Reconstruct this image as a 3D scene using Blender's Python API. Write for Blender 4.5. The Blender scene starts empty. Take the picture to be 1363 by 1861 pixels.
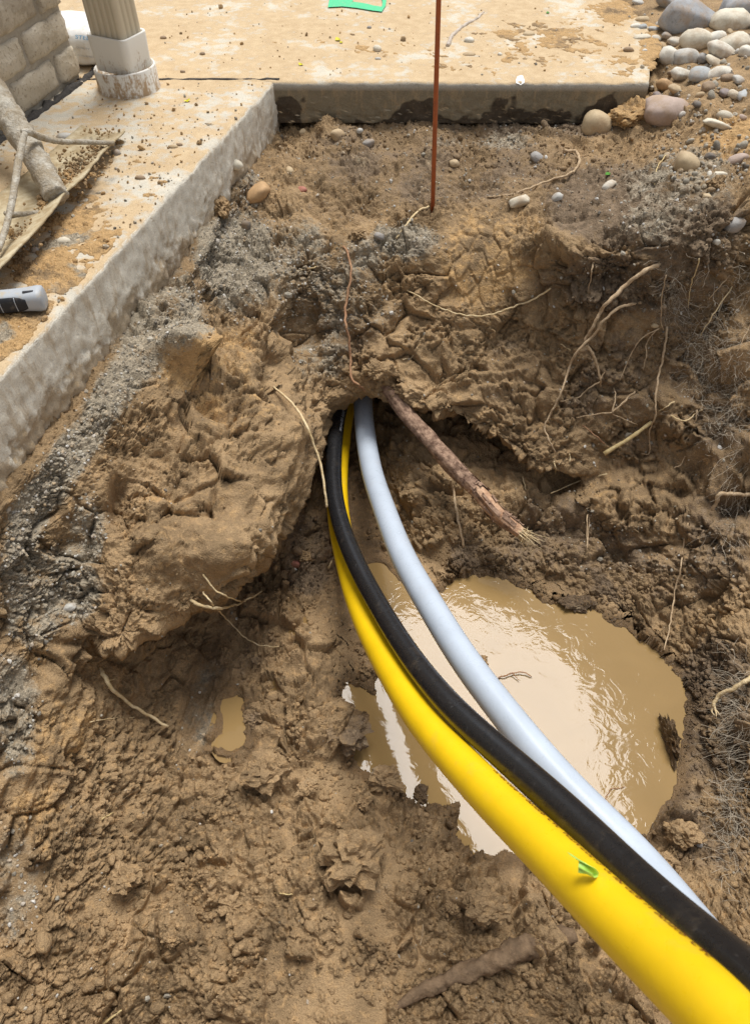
import bpy, bmesh, math, random
import numpy as np
from mathutils import Vector, Matrix, noise as mnoise

# ------------------------------------------------------------------ camera, sky, sun, exposure
S = bpy.context.scene
COL = S.collection
F, CX, CY, PITCH, CAMH = 1279.0, 681.5, 930.5, math.radians(51), 0.8      # slab top is z = 0
cam = bpy.data.cameras.new('camera'); camo = bpy.data.objects.new('camera', cam); COL.objects.link(camo)
camo.location = (0, 0, CAMH); camo.rotation_euler = (math.radians(90) - PITCH, 0, 0)
cam.sensor_fit = 'VERTICAL'; cam.sensor_height = 24.0; cam.lens = 24.0 * F / 1861.0
cam.clip_start = 0.02; cam.clip_end = 200
cam.dof.use_dof = True; cam.dof.focus_distance = 1.45; cam.dof.aperture_fstop = 6.0
S.camera = camo

SUN_DIR = Vector((0.105, 0.345, 1.0)).normalized()       # towards the sun: ahead, a little right, high
sun_el = math.asin(SUN_DIR.z); sun_az = math.atan2(SUN_DIR.x, SUN_DIR.y)
W = bpy.data.worlds.new('World'); S.world = W; W.use_nodes = True
wn = W.node_tree.nodes; wl = W.node_tree.links
sky = wn.new('ShaderNodeTexSky'); sky.sky_type = 'NISHITA'; sky.sun_disc = False
sky.sun_elevation = sun_el; sky.sun_rotation = sun_az
sky.air_density = 1.0; sky.dust_density = 1.5; sky.ozone_density = 1.0
hs = wn.new('ShaderNodeHueSaturation'); hs.inputs['Saturation'].default_value = 0.30
wl.new(sky.outputs[0], hs.inputs['Color'])
bg = wn['Background']; bg.inputs['Strength'].default_value = 0.062
wl.new(hs.outputs[0], bg.inputs['Color'])
sl = bpy.data.lights.new('sun', 'SUN'); sl.energy = 1.5; sl.angle = math.radians(25); sl.color = (1.0, 0.985, 0.96)
so = bpy.data.objects.new('sun', sl); COL.objects.link(so)
so.rotation_euler = SUN_DIR.to_track_quat('Z', 'Y').to_euler(); so.location = SUN_DIR * 8
vs = S.view_settings
vs.view_transform = 'Standard'; vs.look = 'None'; vs.gamma = 1.0; vs.use_curve_mapping = False
vs.exposure = 1.38
S.cycles.use_denoising = True; S.cycles.denoiser = 'OPENIMAGEDENOISE'; S.cycles.denoising_input_passes = 'RGB_ALBEDO_NORMAL'; S.cycles.denoising_prefilter = 'NONE'
S.cycles.max_bounces = 8; S.cycles.diffuse_bounces = 4; S.cycles.glossy_bounces = 3
S.cycles.sample_clamp_indirect = 6.0

# ------------------------------------------------------------------ helpers
SP, CP = math.sin(PITCH), math.cos(PITCH)
def ray(px, py):
    x, y = (px - CX) / F, -(py - CY) / F
    return Vector((x, y * SP + CP, y * CP - SP))
def at(px, py, z):                                   # the point of height z seen at a photo pixel
    d = ray(px, py); t = (z - CAMH) / d.z
    return Vector((d.x * t, d.y * t, z))
def depth_of(p): return p[1] * CP - (p[2] - CAMH) * SP
def proj(P):
    f = P[:, 1] * CP - (P[:, 2] - CAMH) * SP; u = P[:, 1] * SP + (P[:, 2] - CAMH) * CP
    return CX + F * P[:, 0] / f, CY - F * u / f, f

_r = np.random.RandomState(7)
PERM = np.concatenate([_r.permutation(256)] * 3).astype(np.int32)
GRAD = _r.normal(size=(256, 3)).astype(np.float32); GRAD /= np.linalg.norm(GRAD, axis=1)[:, None]
CELL = _r.rand(256, 3).astype(np.float32)
def hash3(i, j, k): return PERM[PERM[PERM[i & 255] + (j & 255)] + (k & 255)]
def perlin(P):
    P = np.asarray(P, np.float32); I = np.floor(P).astype(np.int32); f = P - I
    w = f * f * f * (f * (f * 6 - 15) + 10); out = np.zeros(len(P), np.float32)
    for a in (0, 1):
        wa = w[:, 0] if a else 1 - w[:, 0]
        for b in (0, 1):
            wb = w[:, 1] if b else 1 - w[:, 1]
            for c in (0, 1):
                wc = w[:, 2] if c else 1 - w[:, 2]
                g = GRAD[hash3(I[:, 0] + a, I[:, 1] + b, I[:, 2] + c)]
                out += wa * wb * wc * (g[:, 0] * (f[:, 0] - a) + g[:, 1] * (f[:, 1] - b) + g[:, 2] * (f[:, 2] - c))
    return out * 1.5
def fbm(P, o=3, g=0.5):
    s = 0; a = 1
    for k in range(o):
        s = s + a * perlin(P * (2 ** k) + 17.3 * k); a *= g
    return s
def worley(P):
    P = np.asarray(P, np.float32); I = np.floor(P).astype(np.int32); f = P - I
    d1 = np.full(len(P), 9.0, np.float32); d2 = d1.copy(); idn = np.zeros(len(P), np.int32); off = np.zeros((len(P), 3), np.float32)
    for a in (-1, 0, 1):
        for b in (-1, 0, 1):
            for c in (-1, 0, 1):
                h = hash3(I[:, 0] + a, I[:, 1] + b, I[:, 2] + c); q = CELL[h]
                e = q + np.array([a, b, c], np.float32) - f; d = (e * e).sum(1)
                n = d < d1; off[n] = e[n]
                d2 = np.where(n, d1, np.minimum(d2, d)); idn = np.where(n, h, idn); d1 = np.where(n, d, d1)
    return np.sqrt(d1), np.sqrt(d2), idn, off
def chunks(P, gap=.10, tilt=.9):
    """broken soil: cells with their own height and tilted flat top, narrow cracks between (about -1..1)"""
    d1, d2, i, off = worley(P)
    g = GRAD[(i * 7 + 3) & 255]
    h = ((i % 97) / 97.0 - .5) + tilt * (off * g).sum(1)
    return h - (1 - sstep(0, gap, d2 - d1)) * .55
def sstep(a, b, x):
    t = np.clip((x - a) / (b - a), 0, 1); return t * t * (3 - 2 * t)

def crom(pts, n_per):
    """Catmull-Rom through pts (m x k), n_per samples per span (int or list)."""
    P = np.asarray(pts, float); m = len(P)
    E = np.vstack([2 * P[0] - P[1], P, 2 * P[-1] - P[-2]]); out = []
    for i in range(m - 1):
        n = n_per if isinstance(n_per, int) else n_per[i]
        t = np.linspace(0, 1, n, endpoint=False)[:, None]
        a, b, c, d = E[i], E[i + 1], E[i + 2], E[i + 3]
        out.append(0.5 * (2 * b + (c - a) * t + (2 * a - 5 * b + 4 * c - d) * t ** 2 + (3 * b - a - 3 * c + d) * t ** 3))
    out.append(P[-1:]); return np.vstack(out)
def crom_matrix(m, counts):
    return crom(np.eye(m), counts)

def mesh_np(name, V, Fq, smooth=True):
    """mesh from numpy verts and an (n x 3) or (n x 4) face array"""
    me = bpy.data.meshes.new(name); V = np.asarray(V, np.float32); Fq = np.asarray(Fq, np.int32)
    k = Fq.shape[1]; me.vertices.add(len(V)); me.vertices.foreach_set('co', V.ravel())
    me.loops.add(Fq.size); me.loops.foreach_set('vertex_index', Fq.ravel())
    me.polygons.add(len(Fq)); me.polygons.foreach_set('loop_start', np.arange(0, Fq.size, k, dtype=np.int32))
    me.polygons.foreach_set('use_smooth', np.full(len(Fq), smooth, bool))
    me.update(calc_edges=True); return me
def grid_faces(nu, nv):
    a = (np.arange(nu - 1)[:, None] * nv + np.arange(nv - 1)[None, :]).ravel()
    return np.stack([a, a + nv, a + nv + 1, a + 1], 1)
def link(name, me, mat=None, parent=None, **props):
    o = bpy.data.objects.new(name, me); COL.objects.link(o)
    if mat is not None and me is not None and not me.materials: me.materials.append(mat)
    if parent is not None: o.parent = parent
    for k, v in props.items(): o[k] = v
    return o
def empty(name, loc, label, category, group=None, rot=(0, 0, 0)):
    o = bpy.data.objects.new(name, None); COL.objects.link(o); o.location = loc; o.rotation_euler = rot
    o.empty_display_size = 0.05; o['label'] = label; o['category'] = category
    if group: o['group'] = group
    return o

class Mat:
    def __init__(s, name, color=(.5, .5, .5), rough=.8, spec=.3, **kw):
        s.m = bpy.data.materials.new(name); s.m.use_nodes = True; s.t = s.m.node_tree; s.n = s.t.nodes; s.l = s.t.links
        s.b = s.n['Principled BSDF']; s.b.inputs['Base Color'].default_value = (*color, 1)
        s.b.inputs['Roughness'].default_value = rough; s.b.inputs['Specular IOR Level'].default_value = spec
        for k, v in kw.items(): s.b.inputs[k].default_value = v
    def put(s, sock, v):
        if isinstance(v, bpy.types.NodeSocket): s.l.new(v, sock)
        elif v is not None: sock.default_value = (*v, 1) if isinstance(v, tuple) and len(v) == 3 and sock.type == 'RGBA' else v
    def pos(s, obj=False):
        if obj: return s.n.new('ShaderNodeTexCoord').outputs['Object']
        return s.n.new('ShaderNodeNewGeometry').outputs['Position']
    def noise(s, scale, detail=4, rough=.6, vec=None, dist=0.0):
        t = s.n.new('ShaderNodeTexNoise'); t.inputs['Scale'].default_value = scale; t.inputs['Detail'].default_value = detail
        t.inputs['Roughness'].default_value = rough; t.inputs['Distortion'].default_value = dist
        s.l.new(vec if vec is not None else s.pos(), t.inputs['Vector']); return t.outputs['Fac']
    def voro(s, scale, vec=None, out='Distance', feature='F1'):
        t = s.n.new('ShaderNodeTexVoronoi'); t.feature = feature; t.inputs['Scale'].default_value = scale
        s.l.new(vec if vec is not None else s.pos(), t.inputs['Vector']); return t.outputs[out]
    def ramp(s, fac, stops, interp='LINEAR'):
        r = s.n.new('ShaderNodeValToRGB'); s.l.new(fac, r.inputs[0]); e = r.color_ramp.elements; r.color_ramp.interpolation = interp
        while len(e) < len(stops): e.new(0.5)
        for q, (p, c) in zip(e, stops):
            q.position = p; q.color = (c, c, c, 1) if isinstance(c, (int, float)) else (*c, 1)
        return r.outputs[0]
    def mix(s, fac, a, b, mode='MIX'):
        m = s.n.new('ShaderNodeMix'); m.data_type = 'RGBA'; m.blend_type = mode
        s.put(m.inputs[0], fac); s.put(m.inputs[6], a); s.put(m.inputs[7], b); return m.outputs[2]
    def math(s, op, a, b=None, clamp=False):
        m = s.n.new('ShaderNodeMath'); m.operation = op; m.use_clamp = clamp
        s.put(m.inputs[0], a); s.put(m.inputs[1], b); return m.outputs[0]
    def mapr(s, v, a, b, c=0., d=1.):
        m = s.n.new('ShaderNodeMapRange'); s.put(m.inputs[0], v)
        for i, q in enumerate((a, b, c, d)): m.inputs[i + 1].default_value = q
        return m.outputs[0]
    def bump(s, h, dist, strength=1.0, prev=None):
        b = s.n.new('ShaderNodeBump'); b.inputs['Distance'].default_value = dist; b.inputs['Strength'].default_value = strength
        s.l.new(h, b.inputs['Height'])
        if prev is not None: s.l.new(prev, b.inputs['Normal'])
        return b.outputs['Normal']
    def out(s, color=None, rough=None, normal=None):
        s.put(s.b.inputs['Base Color'], color); s.put(s.b.inputs['Roughness'], rough)
        if normal is not None: s.l.new(normal, s.b.inputs['Normal'])
        return s.m

# ------------------------------------------------------------------ soil material (zones come from a vertex attribute)
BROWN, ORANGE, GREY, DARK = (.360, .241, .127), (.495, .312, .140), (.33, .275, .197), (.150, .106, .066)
def soil_material(name, zones=True, base=BROWN):
    m = Mat(name, rough=.9, spec=.25)
    p = m.pos()
    n1 = m.noise(9, 5, .62, p); n2 = m.noise(60, 4, .6, p); n3 = m.noise(260, 3, .6, p)
    c = m.mix(m.mapr(n1, .35, .68), tuple(x * .60 for x in base), tuple(min(1, x * 1.22) for x in base))
    c = m.mix(m.mapr(n2, .52, .75), c, (base[0] * 1.35, base[1] * 1.28, base[2] * 1.15))
    wet = None
    if zones:
        at_ = m.n.new('ShaderNodeAttribute'); at_.attribute_name = 'zone'; at_.attribute_type = 'GEOMETRY'
        sp = m.n.new('ShaderNodeSeparateColor'); m.l.new(at_.outputs['Color'], sp.inputs[0])
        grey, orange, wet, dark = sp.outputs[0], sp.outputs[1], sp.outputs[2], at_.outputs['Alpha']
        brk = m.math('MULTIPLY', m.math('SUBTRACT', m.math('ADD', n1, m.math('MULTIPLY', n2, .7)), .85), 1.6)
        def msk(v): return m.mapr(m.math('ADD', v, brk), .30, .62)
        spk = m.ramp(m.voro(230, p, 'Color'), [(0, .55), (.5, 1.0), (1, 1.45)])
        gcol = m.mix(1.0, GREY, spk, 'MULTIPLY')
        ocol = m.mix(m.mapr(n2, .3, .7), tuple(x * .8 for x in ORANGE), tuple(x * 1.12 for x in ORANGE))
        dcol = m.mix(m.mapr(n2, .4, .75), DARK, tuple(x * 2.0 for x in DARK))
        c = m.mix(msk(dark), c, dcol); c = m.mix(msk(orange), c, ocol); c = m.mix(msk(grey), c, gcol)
    c = m.mix(m.mapr(n3, .3, .7, .75, 1.2), (0, 0, 0), c, 'MIX') if False else c
    fine = m.mix(.5, m.ramp(n3, [(.25, .62), (.5, 1.0), (.8, 1.35)]), m.ramp(m.noise(620, 2, .6, p), [(.3, .6), (.5, 1.0), (.75, 1.4)]), 'MIX')
    c = m.mix(1.0, c, fine, 'MULTIPLY')
    r = .92
    if wet is not None:
        wm = m.mapr(m.math('ADD', wet, m.math('MULTIPLY', m.math('SUBTRACT', n2, .5), .5)), .25, .75)
        c = m.mix(wm, c, m.mix(1.0, c, (.52, .49, .46), 'MULTIPLY')); r = m.mapr(wm, 0, 1, .92, .34)
    h = m.math('ADD', m.math('MULTIPLY', n3, .8), m.math('MULTIPLY', m.noise(700, 2, .5, p), .3))
    nb = m.bump(h, .0065, .9)
    return m.out(c, r, nb)
M_SOIL = soil_material('soil')

# ------------------------------------------------------------------ ground: the pit, built as one folded sheet
# each column runs from under the slab, down the bank, under its lip and across the floor: (photo x, photo y, height)
COLS = [
 [(-520,1480,-.17),(-400,1500,-.22),(-300,1540,-.29),(-220,1580,-.37),(-160,1620,-.45),(-120,1660,-.50),(-70,1720,-.56),(-10,1800,-.60),(40,1900,-.63),(90,2020,-.65),(140,2200,-.65)],
 [(-163,1090,-.17),(-150,1150,-.21),(-140,1230,-.27),(-130,1320,-.34),(-110,1400,-.41),(-85,1480,-.47),(-55,1590,-.54),(-15,1700,-.59),(30,1820,-.63),(80,1940,-.65),(145,2150,-.66)],
 [(10,885,-.17),(15,960,-.21),(0,1040,-.26),(-5,1150,-.33),(0,1250,-.40),(10,1350,-.46),(30,1500,-.54),(55,1650,-.60),(90,1790,-.655),(125,1900,-.67),(170,2100,-.67)],
 [(115,750,-.165),(130,830,-.21),(140,920,-.27),(140,1030,-.34),(130,1140,-.41),(125,1230,-.46),(135,1350,-.54),(155,1490,-.61),(180,1640,-.67),(205,1800,-.69),(250,2050,-.68)],
 [(215,632,-.16),(235,740,-.21),(245,870,-.28),(235,1030,-.345),(205,1180,-.43),(222,1165,-.60),(255,1285,-.65),(285,1400,-.70),(295,1520,-.71),(305,1690,-.71),(335,2050,-.69)],
 [(330,498,-.155),(322,600,-.185),(330,740,-.25),(330,920,-.315),(318,1125,-.44),(340,1085,-.66),(345,1195,-.705),(365,1290,-.735),(380,1420,-.722),(400,1620,-.705),(440,2050,-.69)],
 [(425,335,-.15),(395,450,-.19),(400,600,-.25),(430,800,-.29),(415,1058,-.435),(440,1010,-.675),(450,1105,-.715),(465,1200,-.74),(480,1350,-.722),(500,1600,-.70),(540,2050,-.69)],
 [(498,262,-.15),(478,360,-.18),(475,500,-.24),(508,690,-.315),(540,895,-.45),(562,850,-.66),(548,975,-.705),(555,1080,-.735),(575,1280,-.725),(600,1580,-.70),(640,2050,-.69)],
 [(570,226,-.115),(562,330,-.15),(555,460,-.21),(545,585,-.34),(592,752,-.475),(618,722,-.67),(640,860,-.715),(660,980,-.745),(690,1230,-.80),(710,1580,-.705),(740,2050,-.69)],
 [(680,235,-.115),(680,340,-.15),(675,450,-.21),(660,570,-.29),(665,722,-.475),(660,700,-.67),(705,840,-.70),(735,1000,-.745),(790,1230,-.83),(800,1600,-.715),(840,2050,-.69)],
 [(780,238,-.12),(785,340,-.14),(780,450,-.19),(778,590,-.33),(765,742,-.455),(765,712,-.61),(790,860,-.635),(830,1010,-.71),(900,1220,-.84),(900,1620,-.72),(940,2050,-.69)],
 [(880,238,-.12),(880,330,-.135),(880,450,-.185),(880,600,-.34),(868,775,-.50),(880,745,-.60),(905,900,-.65),(930,1030,-.735),(990,1200,-.84),(1000,1640,-.72),(1040,2050,-.69)],
 [(985,230,-.115),(980,330,-.12),(975,450,-.14),(980,640,-.36),(985,850,-.55),(992,820,-.62),(1000,935,-.665),(1025,1060,-.735),(1080,1200,-.83),(1090,1620,-.72),(1140,2050,-.66)],
 [(1080,225,-.11),(1080,320,-.11),(1080,440,-.09),(1080,640,-.33),(1085,835,-.56),(1085,930,-.66),(1100,1020,-.712),(1120,1090,-.735),(1165,1210,-.80),(1180,1570,-.72),(1240,2050,-.63)],
 [(1175,205,-.08),(1185,300,-.06),(1190,420,-.05),(1185,620,-.30),(1190,840,-.54),(1185,965,-.65),(1190,1060,-.708),(1215,1170,-.735),(1255,1280,-.755),(1280,1480,-.74),(1340,2050,-.6)],
 [(1255,165,-.02),(1280,260,-.01),(1295,400,-.01),(1290,580,-.24),(1290,800,-.46),(1290,960,-.59),(1290,1080,-.675),(1300,1220,-.70),(1340,1350,-.71),(1370,1550,-.68),(1430,2050,-.56)],
 [(1370,140,.02),(1395,240,.02),(1400,370,.0),(1390,540,-.16),(1375,780,-.40),(1370,950,-.53),(1365,1120,-.61),(1375,1300,-.63),(1400,1450,-.64),(1440,1620,-.6),(1520,2050,-.5)],
 [(1600,100,.06),(1650,200,.07),(1660,340,.05),(1640,520,-.08),(1600,760,-.30),(1580,930,-.42),(1570,1120,-.50),(1570,1320,-.52),(1590,1470,-.52),(1620,1650,-.5),(1700,2050,-.35)],
]
C = [[tuple(at(*p)) for p in col] for col in COLS]
FAR = []                                         # run on beyond the picture: under the slab, behind the viewer
for i, col in enumerate(C):
    x, y, z = col[0]
    if i < 7: pre = [(x - 30, y, -.3), (x - 1.5, y, -.3), (x - .14, y, z - .03)]
    elif i <= 13: pre = [(x, 30, -.3), (x, y + 2.5, -.3), (x - (.1 if i == 7 else 0), y + .14, z - .03)]
    else: pre = [(x * 1.2 + .2, 30, 0.), (x * 1.05 + .04, y + 2.2, .03), (x + .05 * (i == 14), y + .85, z * .5 + .03)]
    xe, ye, ze = col[-1]
    C[i] = [pre[2]] + col + [(xe * 1.15, -.45, ze * .7)]
    FAR.append(pre[:2] + [(xe * 1.6, -1.5, 0.), (xe * 10, -25, 0.)])
C = np.array(C); FAR = np.array(FAR)              # columns x rows x 3
NCOL, NROW = C.shape[:2]
STEP = 2.15
cu = []
for i in range(17):
    a, b = COLS[i], COLS[i + 1]
    w = max(abs(b[j][0] - a[j][0]) for j in range(11))
    cu.append(30 if i == 0 else 50 if i == 1 else 46 if i == 16 else max(10, int(w / STEP)))
rv = [44]
for j in range(10):
    rv.append(max(22, int(np.mean([abs(COLS[i][j + 1][1] - COLS[i][j][1]) for i in range(3, 16)]) / STEP)))
rv = [rv[0]] + [int(rv[1] * 1.5), int(rv[2] * 1.45), int(rv[3] * 1.25)] + rv[4:] + [30]
WU, WV = crom_matrix(NCOL, cu), crom_matrix(NROW, rv)
P = np.einsum('ui,ijk,vj->uvk', WU, C, WV); NU, NV = P.shape[:2]
tu = np.gradient(P, axis=0); tv = np.gradient(P, axis=1)
N = np.cross(tu, tv); N /= np.linalg.norm(N, axis=2)[..., None] + 1e-12
if N[NU // 2, NV // 2, 2] < 0: N = -N
P = P.reshape(-1, 3).astype(np.float32); N = N.reshape(-1, 3).astype(np.float32)
PX, PY, _d = proj(P)
PX = np.where(_d < .05, -9999, PX); PY = np.where(_d < .05, -9999, PY)
rowi = np.tile(np.arange(NV), NU); row_edges = np.concatenate([[0], np.cumsum(rv)])
rowv = np.interp(rowi, row_edges, np.arange(NROW)) - 1          # control row number: 4 lip, 5 recess, 6 foot
def blob(items):
    """sum of soft ellipses (x, y, rx, ry, weight[, tilt deg]) laid where the photo shows them"""
    s = np.zeros(len(P), np.float32)
    for it in items:
        x, y, rx, ry, w = it[:5]; a = math.radians(it[5]) if len(it) > 5 else 0
        dx, dy = PX - x, PY - y
        u = (dx * math.cos(a) + dy * math.sin(a)) / rx; v = (-dx * math.sin(a) + dy * math.cos(a)) / ry
        s = np.maximum(s, w * (1 - sstep(.55, 1.25, np.sqrt(u * u + v * v))))
    return s
# zones
z_grey = blob([(290,590,70,130,.7,30),(150,800,38,240,.7,38),(240,670,44,170,.7,38),(60,950,34,150,.65,34),(430,470,90,110,.75),(540,480,80,90,.55),(420,350,70,50,.5),(580,640,60,60,.4),
               (60,1090,70,110,.55),(130,1060,60,90,.6),(20,1290,60,120,.6),(160,960,40,80,.55),(372,1270,34,120,.38,16),(740,440,70,40,.7),(650,480,60,60,.5),(610,560,120,60,.45),(900,260,120,25,.4),(1240,330,120,70,.5,-10),(1200,390,80,60,.4),(30,1600,60,120,.45)])
z_orange = blob([(330,650,70,70,.7),(430,620,40,40,.5),(420,720,80,80,.35),(300,930,60,60,.3),(60,1160,40,60,.5),(100,1330,90,80,.45),(330,1560,80,60,.2),(1330,250,70,40,.9,-20),(1150,205,60,30,.6),(880,470,95,110,.5),(1260,860,70,60,.35),(1090,900,60,50,.3),(560,300,40,30,.35),(70,1500,60,90,.4),(950,420,60,50,.3),(1210,980,60,60,.25),(1290,1130,60,50,.2)])
z_dark = blob([(1120,370,160,90,.75),(1250,420,120,100,.75),(1120,520,170,70,.6),(780,300,300,95,.5),(640,330,120,80,.35),(620,600,80,50,.5),(1000,230,150,30,.7),(1250,560,90,120,.5),(560,1010,60,90,.6),(450,1150,60,90,.35),(1000,960,120,70,.5),(1180,1050,150,90,.45),(1300,1300,90,170,.6),(1280,1500,100,90,.5),(900,1010,120,50,.5),(700,800,60,40,.3),(1150,720,170,150,.42),(1300,900,100,200,.5),(950,680,120,80,.3),(1100,1000,160,60,.5)])  # dark humus, plus the right wall's shade painted into the soil colour
z_wet = blob([(655,960,50,140,1.0),(690,1060,60,60,1.0),(575,880,25,60,.8),(375,1240,45,130,.75,18),(420,1300,40,80,.9),(150,1830,30,60,.5,15),(640,830,50,80,.8),(1000,1060,150,30,.5)])
z_smooth = np.clip(z_wet * 1.0 + blob([(375,1260,45,130,.6,18),(880,470,95,115,.55),(760,900,110,100,.25)]), 0, 1)

# displacement: broad lumps, clods with cracks between them, crumbs
floorw = sstep(5.6, 6.6, rowv) * (1 - sstep(10.5, 11, rowv)); wallw = 1 - floorw
inside = (PX > -600) & (PX < 1900) & (PY > 60) & (PY < 2300)
amp = np.where(inside, 1.0, .5).astype(np.float32)
rough = 1 - .85 * z_smooth
gs = np.maximum(np.linalg.norm(tu, axis=2), np.linalg.norm(tv, axis=2)).ravel().astype(np.float32)   # grid spacing: no relief finer than the mesh can carry
w4, w3, w2 = 1 - sstep(.0030, .0058, gs), 1 - sstep(.0058, .012, gs), 1 - sstep(.010, .022, gs)
warp = np.stack([perlin(P * 14 + 3), perlin(P * 14 + 31), perlin(P * 14 + 57)], 1) * .022
Q = P + warp
big = fbm(P * 7.5 + 5, 3) * (.020 * wallw + .014 * floorw)
k1 = chunks(Q * 11 + 3, .12, 1.1); k2 = chunks((P + warp * .6) * 24 + 11, .12, 1.1)
wp2 = np.stack([perlin(P * 60 + 3), perlin(P * 60 + 31), perlin(P * 60 + 57)], 1) * .005
k3 = chunks((P + wp2) * 55 + 5, .14, 1.1); k4 = chunks((P + wp2) * 125 + 50, .18, 1.0)
k4 *= w4; k3 *= w3; k2 *= .4 + .6 * w2
patch = sstep(-.30, .30, fbm(P * 6.5 + 71, 2)); patch2 = sstep(-.25, .35, fbm(P * 13 + 7, 2))
crumb = fbm(P * 95, 2) * .0028 * (.3 + .7 * w3) + fbm(P * 210 + 9, 2) * .0018 * w4
rid = -np.abs(fbm(Q * 16 + 40, 3)) * .030 + .006
streak = fbm(np.stack([P[:, 0] * 62 - P[:, 1] * 9, P[:, 1] * 7 + P[:, 0] * 2, P[:, 2] * 22], 1), 3) * .009
z_streak = blob([(120,1480,120,300,1.0,20),(300,1280,50,120,.8,10),(370,1270,40,120,.8,15)])
med = fbm(P * 34 + 2, 2) * .006
patch3 = sstep(-.2, .25, fbm(P * 9 + 121, 2))
lz = P[:, 2] * 13 + fbm(P * 4.5 + 61, 2) * 1.6
ledge = (sstep(.0, .75, lz - np.floor(lz)) - sstep(.85, 1.0, lz - np.floor(lz))) * .014 * sstep(-.2, .4, fbm(P * 5 + 200, 2))
shelf = 1 - sstep(1.3, 2.2, rowv)
k1 = k1 * (1 - .75 * shelf); k2 = k2 * (1 - .55 * shelf); rid = rid * (1 - .5 * shelf)
d = big + rough * (floorw * (k1 * .054 * patch + k2 * .022 * (.3 + .7 * patch2) + k3 * .0095 + k4 * .0045 + med * .6)
                   + wallw * (1 - .8 * z_streak) * (k1 * .026 * patch + k2 * .019 * patch2 * (.2 + .8 * patch3) + k3 * .0088 * (.25 + .75 * patch3) + k4 * .0048 * (.4 + .6 * patch3) + rid * .55 + med * .6 + ledge) + crumb * (.5 + .7 * patch3)) + z_streak * streak
d = np.clip(d, -.045 + .021 * floorw, .045) + z_wet * (.35 + .65 * patch2) * (np.abs(fbm(P * 24 + 8, 2)) * .016 - .003)
# the boot print: flat-pressed soil cut into tread blocks
tread = blob([(880,470,80,105,1.0)])
pr = at(880, 470, -.19); rel = P - np.array(pr, np.float32)
ti = np.where(tread > 0)[0]
t1, t2, tid, _o = worley(np.stack([rel[ti, 0] * 30, rel[ti, 1] * 24, np.zeros(len(ti))], 1) + 40)
tr = tread[ti]; d[ti] = d[ti] * (1 - .75 * tr) + tr * ((sstep(.02, .16, t2 - t1) - 1) * .006 + ((tid % 13) / 13. - .5) * .003)
PXw = PX + 20 * perlin(P * 12 + 301); PYw = PY + 20 * perlin(P * 12 + 351)
# dents, holes, mounds seen in the photograph (x, y, rx, ry, height m)
for (x, y, rx, ry, h) in [(300,650,45,45,.03),(355,665,45,40,.03),(415,705,55,50,.022),(468,750,55,55,.022),(505,800,50,60,.022),(300,1000,80,60,.022),(400,1000,60,50,.03),(470,900,50,40,.022),(300,820,60,50,-.022),(200,990,40,60,.02),(505,660,22,70,-.05),(540,600,60,26,-.024),(560,640,40,24,-.02),(330,640,60,70,.03),(500,820,50,90,.035),(440,960,60,60,.03),(395,745,55,45,-.035),(230,890,22,70,-.03),(210,905,16,60,-.03),
        (300,1010,70,70,.02),(690,665,45,28,.03),(1020,445,70,25,.035),(1090,520,60,40,-.04),(1010,540,40,30,-.02),(950,960,70,40,-.03),(1045,880,80,24,-.025),(1120,930,80,60,.05),(1230,760,60,70,.03),(1340,920,60,25,-.05),(1330,620,70,70,.03),
        (1150,210,50,22,.03),(760,900,60,90,.03),(600,1340,60,50,.022),(660,1330,40,40,.02),(490,1410,60,45,.035),(470,1330,26,20,.02),(540,1420,30,24,.02),(640,1545,70,55,.03),(610,1530,26,26,-.05),(770,1440,50,30,.02),(700,1420,60,30,.018),(230,1595,45,35,.02),(330,1700,60,40,.014),
        (520,1600,60,45,.016),(880,1640,70,45,.02),(1240,1510,40,35,.03),(1180,1560,50,26,.02),(430,1560,60,30,.015),(720,1600,50,50,.015),(560,1720,60,50,.014),(240,1180,60,18,.02),(160,1170,60,14,-.02),(1010,1090,40,14,.03),(1060,1100,30,12,.02),(380,1800,60,60,.012)]:
    h = h * (1.6 if abs(h) >= .03 else 1.2)
    u = (PXw - x) / rx; v = (PYw - y) / ry; e = np.exp(-1.6 * (u * u + v * v)); d = d + np.where(np.abs(u) + np.abs(v) < 5, h * e, 0)
V = P + N * (d * amp)[:, None]
V[:, 2] += np.where((rowv > 3) & (rowv < 5.5), 0, 0)

# shoreline of the main puddle
WATER_Z = -.755
SHORE = [(842,1046),(905,1048),(965,1076),(985,1098),(1062,1103),(1140,1148),(1205,1196),(1246,1250),(1240,1340),(1222,1440),(1175,1515),(1110,1560),(1010,1600),(935,1552),(862,1552),(826,1520),(832,1462),(745,1458),(712,1425),(640,1386),(668,1300),(616,1262),(632,1240),(680,1262),(700,1200),(668,1120),(650,1040),(668,1020),(700,1030),(742,1072),(790,1085)]
def poly_sd(x, y, poly):
    ins = np.zeros(len(x), bool); dm = np.full(len(x), 9.0); n = len(poly)
    for i in range(n):
        x0, y0 = poly[i]; x1, y1 = poly[(i + 1) % n]
        if abs(y1 - y0) > 1e-9:
            ins ^= ((y0 > y) != (y1 > y)) & (x < (x1 - x0) * (y - y0) / (y1 - y0) + x0)
        t = np.clip(((x - x0) * (x1 - x0) + (y - y0) * (y1 - y0)) / ((x1 - x0) ** 2 + (y1 - y0) ** 2), 0, 1)
        dm = np.minimum(dm, np.hypot(x - x0 - t * (x1 - x0), y - y0 - t * (y1 - y0)))
    return np.where(ins, dm, -dm)
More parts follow.
